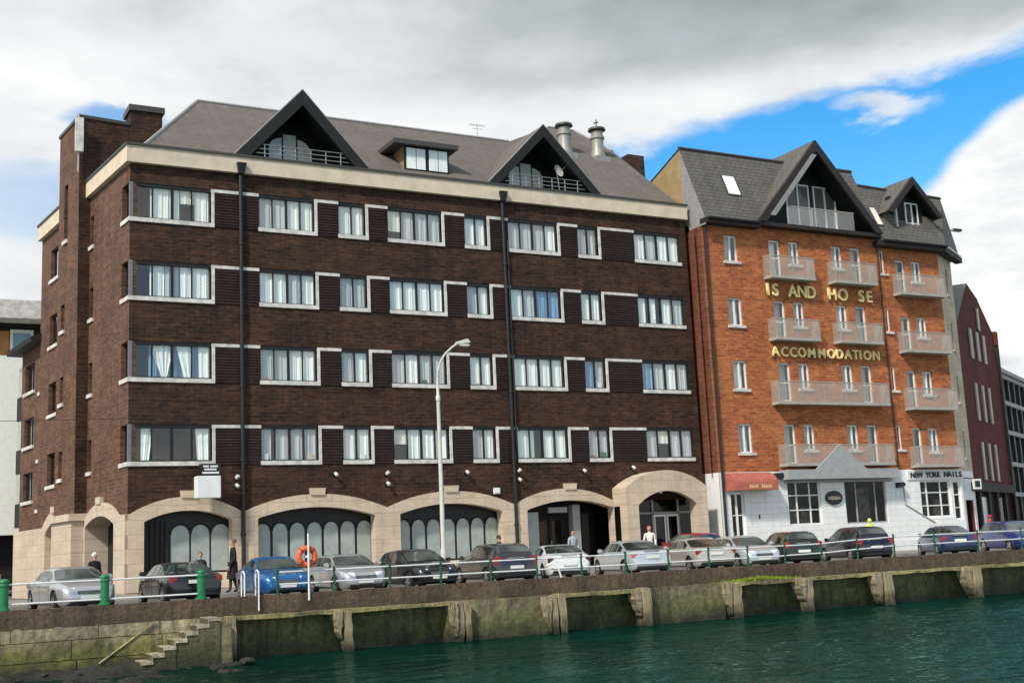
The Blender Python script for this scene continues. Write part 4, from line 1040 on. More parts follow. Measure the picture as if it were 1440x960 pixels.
for z0, z1, y in ((-1.0, -.62, .0), (-1.56, -1.0, .04), (-3.2, -1.56, .06)):
    x = -60
    while x < .8:
        w = random.uniform(1.7, 2.6); x1 = min(x+w, .8)
        if x1-x > .1:
            e = random.uniform(-.02, .02); mb.box(x+.012, x1-.012, QY-y*1+e-.03, QY+.4, z0+.012, z1-.012 if z1 < -.63 else -.634)
        x = x1
mb.box(-60, .75, QY+.03, QY+.45, -3.2, -.64)
mb.build('masonry', qm_left, qw)
# landing steps, built out from the wall and going down to the left
stp = thing('landing_steps', 'worn mossy stone steps going down the quay wall to the left', 'steps', (-.6, QY-.8, -1.2), world=True)
mb = MB(); n = 8
for i in range(n):
    x1 = .55-i*.325; zt = -.62-i*.185
    mb.box(x1-.345-(.02 if i < n-1 else .5), x1, QY-1.0+random.uniform(-.03, .03), QY-.03, -3.0, zt)
sb = mb.build('flight', mossy('step_stone', (.12, .105, .05), (.055, .058, .018), (.02, .02, .012), -.9, .3, (.03, .026, .016), 1.2), stp)
mb = MB()
for i in range(n):
    x1 = .55-i*.325; zt = -.62-i*.185
    mb.box(x1-.355, x1+.01, QY-1.045, QY-.05, zt-.07, zt+.03)
    mb.box(x1-.362, x1-.338, QY-1.04, QY-.05, zt-.20, zt-.07)  # riser takes the pale tread colour to look lit
mb.build('tread', mossy('tread_stone', (.42, .37, .27), (.30, .27, .17), (.12, .11, .07), -1.2, 0., (.12, .10, .06), 2.), stp)
mb = MB(); mb.hexa([(.5, QY-1.0, -3), (.95, QY-1.0, -3), (.95, QY-.05, -3), (.5, QY-.05, -3), (.56, QY-.98, -.78), (.9, QY-.98, -.78), (.9, QY-.05, -.78), (.56, QY-.05, -.78)]); mb.build('end_pier', qm_wall, stp)
mb = MB(); mb.tube((-1.15, QY-.09, -.64), (-2.75, QY-.09, -1.72), .03, .03, 6); hr = mb.build('handrail', M['rail_white'] if False else qm_led, stp)
# foreshore
def shore(a, b):
    x = -14+19*a; y = QY-.05-7.5*b
    h = -1.74-.10*b*6-.10*max(0, x+1.5)
    h += .42*mnoise.noise(Vector((x*.55, y*.8, 3)))+.20*mnoise.noise(Vector((x*1.7, y*2.3, 8)))+.10*mnoise.noise(Vector((x*5, y*5, 1)))
    return (x, y, h-(.25 if x > 2 else 0))
mb = MB(); mb.grid(shore, 110, 50)
fs = mb.build('foreshore', mossy('wet_mud', (.06, .054, .038), (.020, .018, .012), (.009, .009, .007), -2.05, -1.45, (.010, .010, .008), 2.), smooth=60, recalc=False); tag(fs, kind='structure')
def boulder(x, y, z, r, label):
    mb = MB(); nu, nv = 12, 8; ph = random.random()*9
    def f(a, b):
        t = 2*PI*a; p = PI*b; k = r*(1+.18*sin(3*t+ph)*sin(2*p)+.12*sin(5*t-ph*2+3*p))
        return (x+k*cos(t)*sin(p)*1.3, y+k*sin(t)*sin(p), z+k*.62*cos(p))
    mb.grid(f, nu, nv); o = mb.build('shore_rock', fs.data.materials[0] if r < .3 else qm_left, recalc=True, smooth=25)
    return tag(o, label, 'rock', 'rocks on the muddy foreshore')
for i in range(16):
    x = random.uniform(-6, 1.2); y = QY-1.3-random.uniform(0, 3.8)
    if -2.6 < x < .9 and y > QY-1.35: y -= .5
    boulder(x, y, -1.70-.10*(QY-y)*.8, random.uniform(.08, .22), 'one of the wet dark rocks on the mud below the steps')

M['dark_band'] = mat('dark_band', (.25, .05, .03), .6)
# timber fender piles
wood = None
def wood_mat():
    m, nt, b = new_mat('weathered_timber')
    co = obj_co(nt); mp = N(nt, 'ShaderNodeMapping'); mp.inputs['Scale'].default_value = (5, 5, .5); L(nt, co, mp.inputs[0])
    f = noise(nt, mp.outputs[0], 2.2, 6, .7); s = N(nt, 'ShaderNodeSeparateXYZ'); L(nt, co, s.inputs[0])
    c = ramp(nt, f, [(.33, (.05, .04, .026)), (.47, (.33, .26, .16)), (.75, (.46, .37, .235))])
    t = mth(nt, 'ADD', s.outputs['Z'], mth(nt, 'MULTIPLY', noise(nt, co, 3, 4), .8))
    wet = ramp(nt, t, [(0, (1,)*3), (.25, (0,)*3)])
    mr = N(nt, 'ShaderNodeMapRange'); L(nt, t, mr.inputs[0]); mr.inputs[1].default_value = .55; mr.inputs[2].default_value = 1.15; mr.inputs[3].default_value = 1; mr.inputs[4].default_value = 0
    c = mixc(nt, mr.outputs[0], c, (.030, .032, .018))
    L(nt, c, b.inputs['Base Color']); b.inputs['Roughness'].default_value = .85; bump(nt, b, f, .9, .05); return m
wood = wood_mat()
def timber(mb, x0, x1, y, yb, zt, zb, lean, taper):
    """a weathered baulk: jittered stack of quads, gnawed away towards its foot"""
    n = 9; prev = None
    for i in range(n+1):
        t = i/n; z = zt+(zb-zt)*t; k = taper*max(0, t-.35)
        j = [random.uniform(-.03, .03) for _ in range(4)]
        a = x0+lean*t+j[0]+k*(x1-x0)*1.1; b = x1+lean*t+j[1]-k*(x1-x0)*.1; f = y+j[2]*.3+k*.10
        s = [(a, f, z), (b, f+j[3]*.2, z), (b, yb, z), (a, yb, z)]
        if prev:
            for q in range(4): mb.poly([prev[q], prev[(q+1) % 4], s[(q+1) % 4], s[q]])
        else: mb.poly(s)
        prev = s
    mb.poly(prev)
PILES = [(1.05, .36, 1, 'single tall timber pile beside the landing steps'), (4.62, .62, 2, 'narrow timber fender pile just right of the lifebuoy pole'), (8.75, .80, 3, 'timber fender pile below the street lamp, left of the plain infill bay'),
         (12.35, .88, 3, 'broad timber fender pile below the dark grey estate car'), (16.0, .72, 2, 'split timber fender pile below the pale silver saloon'), (20.15, .86, 2, 'timber fender pile left of the bright moss clump'),
         (23.7, .80, 2, 'timber fender pile right of the bright moss clump'), (27.8, .90, 2, 'timber fender pile below the black hatchback'), (32.95, 1.0, 2, 'rightmost timber fender pile below the navy saloon')]
for x, w, k, lab in PILES:
    o = thing('fender_pile', lab, 'pile', (x, QY-.4, -2), group='timber fender piles along the quay wall', world=True)
    e = w/k
    for q in range(k):
        mb = MB(); a = x-w/2+q*e
        timber(mb, a+.03, a+e-.03, QY-.46-random.uniform(0, .12), QY-.06, -.60-random.uniform(0, .1), -1.65-random.uniform(-.15, .25) if (q == 0 and k > 1) else -3.0, random.uniform(-.02, .12) if k > 1 else 0, 1.15 if (q == 0 and k > 1) else .15)
        mb.build('baulk', wood, o)
# moss clump
mb = MB()
for i in range(1400):
    x = random.gauss(21.6, .75); y = QY-.32+random.uniform(0, .3); z = -.63+abs(random.gauss(0, .045))*max(.2, 1.2-abs(x-21.7))
    a = random.uniform(0, PI); s = random.uniform(.012, .03)
    mb.poly([(x-s*cos(a), y-s*sin(a), z), (x+s*cos(a), y+s*sin(a), z), (x+s*.3, y, z+random.uniform(.03, .13))])
tag(mb.build('moss', mat('moss', (.20, .27, .02), .9, var=.4, scale=8), recalc=False), 'bright green moss growing on the quay ledge', 'moss', kind='stuff')

# ================================================================== railings, bollards
for x, lab in ((-5.33, 'green bollard at the left picture edge beside the red car'), (-2.55, 'green bollard in front of the silver saloon'), (.31, 'green bollard at the rear of the black saloon')):
    o = thing('green_bollard', lab, 'bollard', (x, QY+.28, -.07), group='green bollards on the quay coping')
    mb = MB(); mb.lathe((0, 0, 0), (0, 0, 1), [(.17, 0), (.17, .05), (.13, .07), (.125, .68), (.15, .69), (.15, .73)], 18); mb.build('post', M['bollard_green'], o, smooth=40)
    mb = MB(); mb.lathe((0, 0, .73), (0, 0, 1), [(.13, 0), (.12, .07), (.15, .08), (.135, .13), (.05, .17)], 18); mb.build('cap', M['bollard_green'], o, smooth=40)
o = thing('tube_railing', 'two white tube rails running between the green bollards', 'railing', (-2, QY+.28, 0), world=True)
for z in (.66, .10):
    mb = MB(); mb.tube((-9, QY+.28, z), (.31, QY+.28, z), .026, .026, 8); mb.build('rail', M['rail_white'], o, smooth=40)
PX = [2.72, 4.61, 6.55, 8.41, 10.31, 12.14, 13.99, 15.89, 17.8, 19.68, 21.57, 23.43, 25.32, 27.27, 29.34, 31.71, 34.35, 37.14, 40.0, 43.0, 46.0]
o = thing('quay_railing', 'low quay railing of green posts with two white rails in front of parked cars', 'railing', (16, QY+.28, 0), world=True)
y = QY+.28
def rh(x): return .62 if x < 25 else (.62+.15*(x-25)/4 if x < 29 else .77)
for x in PX:
    h = rh(x); mb = MB(); mb.tube((x, y, -.08), (x, y, h+.06), .042, .036, 8); mb.lathe((x, y, h+.06), (0, 0, 1), [(.04, 0), (.05, .02), (.02, .06)], 8); mb.lathe((x, y, -.08), (0, 0, 1), [(.08, 0), (.08, .03), (.045, .05)], 8)
    for z in (h, h-.38): mb.lathe((x, y, z-.045), (0, 0, 1), [(.05, 0), (.055, .045), (.05, .09)], 8)
    mb.build('post', M['post_green'], o, smooth=40)
for a, b in zip(PX, PX[1:]):
    for k in (0, .38):
        mb = MB(); mb.tube((a, y, rh(a)-k), (b, y, rh(b)-k+random.uniform(-.012, .012)), .026, .026, 8); mb.build('rail', M['rail_white'], o, smooth=40)
def hoop(o, x, z0, y0, y1, top):
    mb = MB(); pts = [(x, y0, -.06), (x, y0, top-.1)]+[(x, y0+(y1-y0)*t, top-.1+.1*sin(PI*t)) for t in (.25, .5, .75)]+[(x, y1, top-.1), (x, y1, z0)]
    mb.path(pts, .026, 8); mb.build('hoop', M['rail_white'], o, smooth=40)
o = thing('ladder_handrail', 'pair of white ladder hoops over the quay edge beside the blue car', 'handrail', (1.8, QY, -.07), world=True)
hoop(o, 1.57, -.06, QY+.3, QY-.05, .70); hoop(o, 2.02, -.52, QY+.3, QY-.05, .72)
o = thing('ladder_handrail', 'small white bent ladder handrail in front of the white coupe', 'handrail', (12.8, QY, -.07), world=True)
mb = MB(); mb.path([(12.55, QY+.3, .36), (12.68, QY+.1, .43), (12.85, QY+.0, .3), (12.95, QY-.03, -.07)], .03, 8); mb.build('hoop', M['rail_white'], o, smooth=40)
o = thing('lifebuoy', 'orange lifebuoy hanging on a white pole at the quay edge', 'lifebuoy', (3.65, QY+.12, 1.07), world=True)
mb = MB(); mb.torus((3.65, QY+.12, 1.07), .265, .095); mb.build('ring', M['orange'], o, smooth=60)
for i in range(4):
    mb = MB()
    t = PI/4+PI/2*i; d = Vector((cos(t), 0, sin(t)))
    mb.tube(tuple(Vector((3.65, QY+.12, 1.07))+d*.265-Vector((-d.z, 0, d.x))*.035), tuple(Vector((3.65, QY+.12, 1.07))+d*.265+Vector((-d.z, 0, d.x))*.035), .101, .101, 12)
    mb.build('band', M['dark_band'], o)
o = thing('lifebuoy_pole', 'slim white pole carrying the orange lifebuoy', 'pole', (3.65, QY+.25, -.07), world=True)
mb = MB(); mb.tube((3.66, QY-.02, -.3), (3.66, QY-.02, 1.8), .035, .03, 10); mb.build('post', M['rail_white'], o, smooth=40)
mb = MB(); mb.box(3.58, 3.74, QY+.0, QY+.04, 1.03, 1.11); mb.build('bracket', M['rail_white'], o)
o = thing('street_lamp', 'tall cream street lamp with bent arm behind the parked cars', 'street lamp', (11.24, -4.5, -.1), world=True)
lx, ly = 11.26, -4.5
mb = MB(); mb.lathe((lx, ly, -.12), (0, 0, 1), [(.12, 0), (.12, 1.2), (.095, 1.3), (.072, 7.1), (.095, 7.12), (.095, 7.3), (.06, 7.35), (.055, 8.0)], 14); mb.build('pole', M['lamp_pole'], o, smooth=40)
mb = MB(); mb.path([(lx, ly, 7.88), (lx+.03, ly, 8.2), (lx+.14, ly, 8.55), (lx+.36, ly, 8.9), (lx+.72, ly, 9.22), (lx+.95, ly, 9.36)], .045, 8); mb.build('arm', M['lamp_pole'], o, smooth=50)
mb = MB(); mb.hexa([(lx+.85, ly-.06, 9.30), (lx+1.52, ly-.13, 9.40), (lx+1.52, ly+.13, 9.40), (lx+.85, ly+.06, 9.30), (lx+.85, ly-.05, 9.42), (lx+1.42, ly-.09, 9.60), (lx+1.42, ly+.09, 9.60), (lx+.85, ly+.05, 9.42)])
lh = mb.build('lamp_head', M['lamp_pole'], o, bevel=.03, smooth=40)
mb = MB(); mb.box(lx+1.05, lx+1.48, ly-.08, ly+.08, 9.27, 9.36); mb.build('lens', M['curtain_warm'], lh, bevel=.02)
mb = MB(); n = 20
mb.path([(-30+33.5*i/n, -.35+.25*sin(PI*i/n)*0, 6.15+.62*i/n-.35*sin(PI*i/n)*.4) for i in range(n+1)], .012, 5)
tag(mb.build('overhead_cable', M['pipe']), 'thin dark cable running across the left end of the brown brick facade', 'cable')
# ================================================================== cars
def lerp(tab, t):
    for (a, x), (b, y) in zip(tab, tab[1:]):
        if a <= t <= b: return x+(y-x)*(t-a)/(b-a) if b > a else y
    return tab[-1][1] if t > tab[-1][0] else tab[0][1]
TOP = {'saloon': [(0, .60), (.012, .90), (.04, .985), (.10, 1.01), (.18, 1.03), (.25, 1.17), (.34, 1.35), (.40, 1.405), (.50, 1.42), (.57, 1.40), (.615, 1.345), (.74, 1.00), (.80, .955), (.90, .87), (.96, .77), (.988, .66), (1, .50)],
       'hatch': [(0, .60), (.010, .86), (.03, .96), (.055, 1.10), (.115, 1.33), (.17, 1.42), (.3, 1.465), (.45, 1.47), (.53, 1.445), (.575, 1.40), (.735, 1.01), (.80, .955), (.90, .87), (.96, .77), (.988, .66), (1, .50)],
       'estate': [(0, .60), (.010, .88), (.025, 1.0), (.045, 1.12), (.085, 1.34), (.12, 1.43), (.25, 1.485), (.45, 1.49), (.55, 1.46), (.60, 1.40), (.745, 1.02), (.80, .975), (.90, .90), (.96, .80), (.988, .68), (1, .50)],
       'coupe': [(0, .60), (.012, .88), (.04, .96), (.10, .99), (.16, 1.03), (.26, 1.22), (.36, 1.35), (.46, 1.38), (.53, 1.365), (.58, 1.30), (.73, .96), (.80, .92), (.90, .84), (.96, .75), (.988, .64), (1, .48)]}
BELT = [(0, .56), (.012, .82), (.04, .90), (.2, .945), (.5, .93), (.74, .91), (.85, .84), (.95, .72), (.988, .60), (1, .47)]
HW = [(0, .66), (.012, .76), (.05, .845), (.14, .885), (.3, .90), (.6, .90), (.8, .885), (.91, .85), (.965, .76), (.99, .66), (1, .58)]
ZB = [(0, .33), (.03, .25), (.1, .21), (.9, .19), (.97, .22), (1, .30)]
GLASSES = {'saloon': ((.615, .74), (.175, .33), [(.255, .345), (.36, .475), (.49, .685)]), 'hatch': ((.58, .735), (.06, .125), [(.10, .20), (.22, .385), (.40, .68)]),
           'estate': ((.605, .745), (.047, .10), [(.085, .235), (.25, .41), (.425, .69)]), 'coupe': ((.585, .73), (.165, .35), [(.255, .42), (.435, .68)])}
CM = {}
def paint(name, col, metal=.3, rough=.28):
    if name not in CM:
        m, nt, b = new_mat('paint_'+name)
        b.inputs['Base Color'].default_value = c4(col); b.inputs['Metallic'].default_value = metal; b.inputs['Roughness'].default_value = rough
        b.inputs['Coat Weight'].default_value = .8; b.inputs['Coat Roughness'].default_value = .04
        f = noise(nt, obj_co(nt), 2.2, 5, .7)       # road dirt
        L(nt, ramp(nt, f, [(.3, tuple(x*.86 for x in col)), (.7, tuple(min(1, x*1.06) for x in col))]), b.inputs['Base Color'])
        CM[name] = m
    return CM[name]
def gm(name, *a, **k):
    if name not in CM: CM[name] = mat(name, *a, **k)
    return CM[name]
def car_glass():
    if 'cg' not in CM:
        m, nt, b = new_mat('car_glass'); co = obj_co(nt)
        f = noise(nt, co, .8, 2, .5)
        L(nt, ramp(nt, f, [(.38, (.02, .026, .023)), (.64, (.12, .14, .13))]), b.inputs['Base Color'])  # paler patches put sky reflections into the glass colour
        b.inputs['Roughness'].default_value = .04; b.inputs['IOR'].default_value = 1.9; CM['cg'] = m
    return CM['cg']
def make_car(name, label, kind, X, Y, th, pt, Ln=4.4, Wd=1.76, Hs=1., front=True, group='cars parked along the quay', z=-.25, rearred=True, plate=True, flip=None, lampm=None):
    rz = th+(PI if False else 0)
    # local x runs to the front of the car
    ang = R(th)+(-PI/2 if front else PI/2)
    root = thing(name, label, 'car', (X, Y, z), ang, group)
    top, gl = TOP[kind], GLASSES[kind]; ws = Wd/1.8
    T = lambda t: .30+(lerp(top, t)-.30)*Hs if lerp(top, t) > .3 else lerp(top, t)
    B = lambda t: min(lerp(BELT, t), lerp(top, t)-.03)
    H = lambda t: lerp(HW, t)*ws
    def sec(t):
        hw, be, to, zb = H(t), B(t), T(t), lerp(ZB, t)
        h = to-be; q = min(1, max(0, h/.42)); k = .90-.17*q
        return [(.90*hw, zb), (.975*hw, zb+.08), (hw, zb+(be-zb)*.52), (.985*hw, be-.05), (.945*hw, be), (hw*k, be+.84*h), (hw*k*.84, be+.965*h), (hw*.35, to-.004), (0, to)]
    ts = sorted({*[p[0] for p in top], *[p[0] for p in HW], *[p[0] for p in BELT], *[i/26 for i in range(27)]})
    bm = bmesh.new(); cols = []
    for t in ts:
        s = sec(t); x = -Ln/2+Ln*t
        cols.append([bm.verts.new((x, y, zz)) for y, zz in s]+[bm.verts.new((x, -y, zz)) for y, zz in reversed(s[:-1])])
    m = len(cols[0])
    for a, b in zip(cols, cols[1:]):
        for j in range(m-1): bm.faces.new((a[j], b[j], b[j+1], a[j+1]))
        bm.faces.new((a[m-1], b[m-1], b[0], a[0]))
    bm.faces.new(cols[0]); bm.faces.new(list(reversed(cols[-1])))
    bmesh.ops.recalc_face_normals(bm, faces=bm.faces)
    me = bpy.data.meshes.new('body'); bm.to_mesh(me); bm.free()
    me.materials.append(pt); me.materials.append(gm('arch_black', (.008, .008, .008), .9))
    o = bpy.data.objects.new('body', me); C.objects.link(o)
    xf, xr = Ln/2-.84, -Ln/2+.80; wr = .315
    cut = MB()
    for x in (xf, xr):
        for s in (-1, 1): cut.tube((x, s*Wd*.30, wr), (x, s*Wd*.7, wr), wr+.055, wr+.055, 24)
    co_ = cut.build('cutter', CM['arch_black'])
    md = o.modifiers.new('b', 'BOOLEAN'); md.object = co_; md.operation = 'DIFFERENCE'; md.solver = 'EXACT'
    try: md.material_mode = 'TRANSFER'
    except Exception: pass
    bpy.context.view_layer.update()
    me2 = bpy.data.meshes.new_from_object(o.evaluated_get(bpy.context.evaluated_depsgraph_get()))
    o.modifiers.clear(); o.data = me2; bpy.data.objects.remove(co_)
    me2.name = 'body'; me2.shade_smooth(); me2.set_sharp_from_angle(angle=R(34)); o.parent = root
    px = lambda t: -Ln/2+Ln*t
    g = car_glass()
    def top_panel(nm, t0, t1, mt):
        mb = MB()
        def f(a, b):
            t = t0+(t1-t0)*a; s = sec(t); e = 1-.08
            rowy = [(s[5][0]*.95, s[5][1]), (s[6][0], s[6][1]), (s[7][0], s[7][1]), (0, s[8][1])]
            allr = rowy+[(-y, zz) for y, zz in reversed(rowy[:-1])]
            i = b*6; k = min(5, int(i)); fr_ = i-k
            y = allr[k][0]+(allr[k+1][0]-allr[k][0])*fr_; zz = allr[k][1]+(allr[k+1][1]-allr[k][1])*fr_
            d = .010 if t0 > .5 else -.010
            return (px(t)+d, y, zz+.012)
        mb.grid(f, 8, 6); return mb.build(nm, mt, root, smooth=40, recalc=False)
    top_panel('windscreen', gl[0][0]+.006, gl[0][1]-.006, g); top_panel('rear_window', gl[1][0]+.004, gl[1][1]-.004, g)
    for s in (-1, 1):
        for i, (t0, t1) in enumerate(gl[2]):
            mb = MB()
            def f(a, b):
                t = t0+(t1-t0)*a; q = sec(t); r4, r5 = q[4], q[5]; v = .06+.86*b
                return (px(t), s*(r4[0]+(r5[0]-r4[0])*v+.008), r4[1]+(r5[1]-r4[1])*v)
            mb.grid(f, 8, 3); mb.build('side_window', g, root, smooth=40, recalc=False)
        for t0, t1 in ((.265, .455), (.465, .70)) if kind != 'coupe' else ((.40, .695),):
            mb = MB()
            def f2(a, b):
                t = t0+(t1-t0)*a; q = sec(t); i = b*3; k = min(2, int(i)); fr_ = i-k
                return (px(t), s*(q[1+k][0]+(q[2+k][0]-q[1+k][0])*fr_+.006), q[1+k][1]+(q[2+k][1]-q[1+k][1])*fr_)
            mb.grid(f2, 6, 6); dr = mb.build('door', pt, root, smooth=40, recalc=False)
            mb = MB(); x = px(t0+.03); yy = H(t0+.03)*.99
            mb.box(x-.02, x+.16, s*(yy+.005)-.012, s*(yy+.005)+.012, .74, .775); mb.build('handle', pt, dr, bevel=.006)
        mb = MB(); x = px(.665); mb.box(x-.08, x+.10, s*(H(.66)+.09)-.09, s*(H(.66)+.09)+.09, .93, 1.07); mb.build('wing_mirror', pt, root, bevel=.035, smooth=40)
        # lamps
        mb = MB(); x = px(.955); yl = H(.95)*.80
        mb.hexa([(x-.20, s*(yl+.16), .60), (x+.135, s*(yl-.02), .59), (x+.17, s*(yl-.24), .59), (x-.1, s*(yl-.26), .60), (x-.24, s*(yl+.14), .745), (x+.02, s*(yl+.02), .735), (x+.07, s*(yl-.22), .725), (x-.1, s*(yl-.26), .745)])
        mb.build('headlight', gm('headlight', (.72, .76, .78), .12, spec=.8), root, bevel=.02, smooth=40)
        mb = MB(); hz = (.68, .90) if kind in ('saloon', 'coupe') else (.70, 1.0); x = px(.012); yl = H(.03)
        mb.box(x-.015, x+.22, s*(yl*.88)-.13, s*(yl*.88)+.11, hz[0], hz[1])
        mb.build('tail_lamp', lampm or gm('tail_lamp', (.34, .012, .014), .2, spec=.7), root, bevel=.035, smooth=40)
        for x in (xf, xr):
            w = MB(); w.lathe((x, s*(Wd/2-.20), wr), (0, s, 0), [(wr*.66, 0), (wr*.95, .0), (wr, .03), (wr, .15), (wr*.94, .185), (wr*.68, .19), (wr*.66, .16)], 26)
            wo = w.build('wheel', gm('tyre_rubber', (.012, .012, .012), .85), root, smooth=35)
            rm = MB(); rm.lathe((x, s*(Wd/2-.05), wr), (0, s, 0), [(wr*.68, -.04), (wr*.66, .03), (wr*.60, .02), (wr*.2, .035), (.03, .04)], 20)
            hb = rm; rm.cur = 1
            for k in range(5):
                t = 2*PI*k/5+.3; a_, b_ = wr*.27, wr*.56; dt = .22
                hb.poly([(x+a_*cos(t-dt), s*(Wd/2-.006), wr+a_*sin(t-dt)), (x+b_*cos(t-dt), s*(Wd/2-.018), wr+b_*sin(t-dt)), (x+b_*cos(t+dt), s*(Wd/2-.018), wr+b_*sin(t+dt)), (x+a_*cos(t+dt), s*(Wd/2-.006), wr+a_*sin(t+dt))])
            rm.build('rim', [gm('alloy', (.52, .53, .54), .3, .7, var=.3, scale=9), CM['arch_black']], wo, smooth=30)
    blk = gm('trim_black', (.015, .015, .016), .5)
    mb = MB(); x = Ln/2-.035; mb.box(x-.1, x+.035, -.36, .36, .50, .62); gr = mb.build('grille', blk, root, bevel=.02)
    mb = MB()
    for zz in (.525, .56, .595): mb.box(x+.034, x+.042, -.33, .33, zz-.006, zz+.006)
    mb.build('grille_bars', M['metal'], gr)
    mb = MB(); mb.box(x-.10, x+.045, -.58, .58, .27, .36); mb.build('front_bumper', blk, root, bevel=.02)
    xr_ = -Ln/2
    mb = MB(); mb.box(xr_-.025, xr_+.2, -.70*ws, .70*ws, .43, .53); mb.build('rear_bumper', pt, root, bevel=.03, smooth=40)
    mb = MB(); mb.box(xr_-.02, xr_+.2, -.66*ws, .66*ws, .28, .40); mb.build('lower_bumper', blk, root, bevel=.02)
    pw = gm('plate_white', (.78, .78, .74), .5)
    for x, zz, sg in ((Ln/2+.012, .43, 1), (xr_-.028, .62 if kind != 'saloon' else .72, -1)):
        mb = MB(); mb.box(x-.012, x+.012, -.26, .26, zz-.055, zz+.055); po = mb.build('number_plate', pw, root)
    mb = MB(); mb.box(xr_-.002, xr_+.12, -.3, .3, .93, .955); mb.build('boot_trim', gm('chrome', (.6, .6, .6), .2, .9), root)
    return root
silver = paint('silver', (.55, .56, .57), .55); pale = paint('pale_silver', (.62, .66, .70), .45); white = paint('white', (.74, .75, .76), .05)
black = paint('black', (.010, .010, .012), .1); blue = paint('bright_blue', (.02, .13, .36), .35); grey = paint('dark_grey', (.055, .05, .055), .4)
beige = paint('beige', (.58, .54, .47), .4); green = paint('dark_green', (.012, .022, .016), .2); navy = paint('navy', (.025, .05, .13), .35); redp = paint('red', (.32, .02, .02), .1); bluep = paint('royal_blue', (.02, .04, .20), .3); navyblk = paint('blue_black', (.014, .015, .028), .2)
make_car('parked_car', 'red car cut by the left picture edge beside the first green bollard', 'hatch', -6.15, -7.7, 2, redp, 4.1, 1.72, 1., False)
make_car('parked_car', 'silver saloon with its front to the river behind the second green bollard', 'saloon', -3.12, -7.6, 6, silver, 4.6, 1.80, .94, True)
make_car('parked_car', 'black saloon with red tail lamps behind the third green bollard', 'saloon', .22, -7.65, 2, black, 4.5, 1.8, .93, False)
make_car('parked_car', 'bright blue coupe with its front to the river beside the ladder hoops', 'coupe', 3.36, -7.8, -3, blue, 4.2, 1.75, 1., True)
make_car('parked_car', 'silver hatchback with its front to the river right of the lifebuoy', 'hatch', 5.97, -7.85, -1, silver, 4.1, 1.72, .90, True)
make_car('parked_car', 'black hatchback with its front to the river left of the dark grey estate', 'hatch', 8.66, -7.75, -1, black, 4.3, 1.76, .95, True)
make_car('parked_car', 'dark grey estate car showing its rear right of the street lamp', 'estate', 11.83, -7.7, -5, grey, 4.4, 1.8, .99, False)
make_car('parked_car', 'white coupe with dark tail lamps in front of the dark entrance arch', 'coupe', 14.5, -7.75, -17, white, 4.3, 1.75, .96, False, lampm=gm('dark_lamp', (.09, .02, .03), .25))
make_car('parked_car', 'pale silver saloon showing its rear left of the stone porch', 'saloon', 17.93, -7.65, -11, pale, 4.5, 1.8, .96, False, lampm=gm('pink_lamp', (.55, .16, .18), .25))
make_car('parked_car', 'beige saloon with wide red tail lamps in front of the stone porch', 'saloon', 21.14, -7.6, -15, beige, 4.6, 1.8, .95, False)
make_car('parked_car', 'silver hatchback with its front to the river below the red awning', 'hatch', 23.42, -7.8, -14, pale, 4.2, 1.74, .90, True)
make_car('parked_car', 'dark green estate car with tall red lamps below the white shop window', 'estate', 25.9, -7.75, -23, green, 4.3, 1.75, .95, False)
make_car('parked_car', 'blue black estate car below the glazed shop entrance', 'estate', 29.71, -7.7, -19, navyblk, 4.4, 1.75, 1.02, False)
make_car('parked_car', 'navy blue saloon parked alone left of the royal blue car', 'saloon', 35.35, -7.7, -31, navy, 4.4, 1.75, .97, False)
make_car('parked_car', 'royal blue estate car at the right picture edge', 'estate', 39.84, -7.7, -25, bluep, 4.4, 1.75, 1., True)
make_car('waiting_car', 'red hatchback standing behind the beige saloon at the stone porch', 'hatch', 23.9, -3.5, -70, redp, 4.0, 1.70, .97, True, z=-.09, group=None)

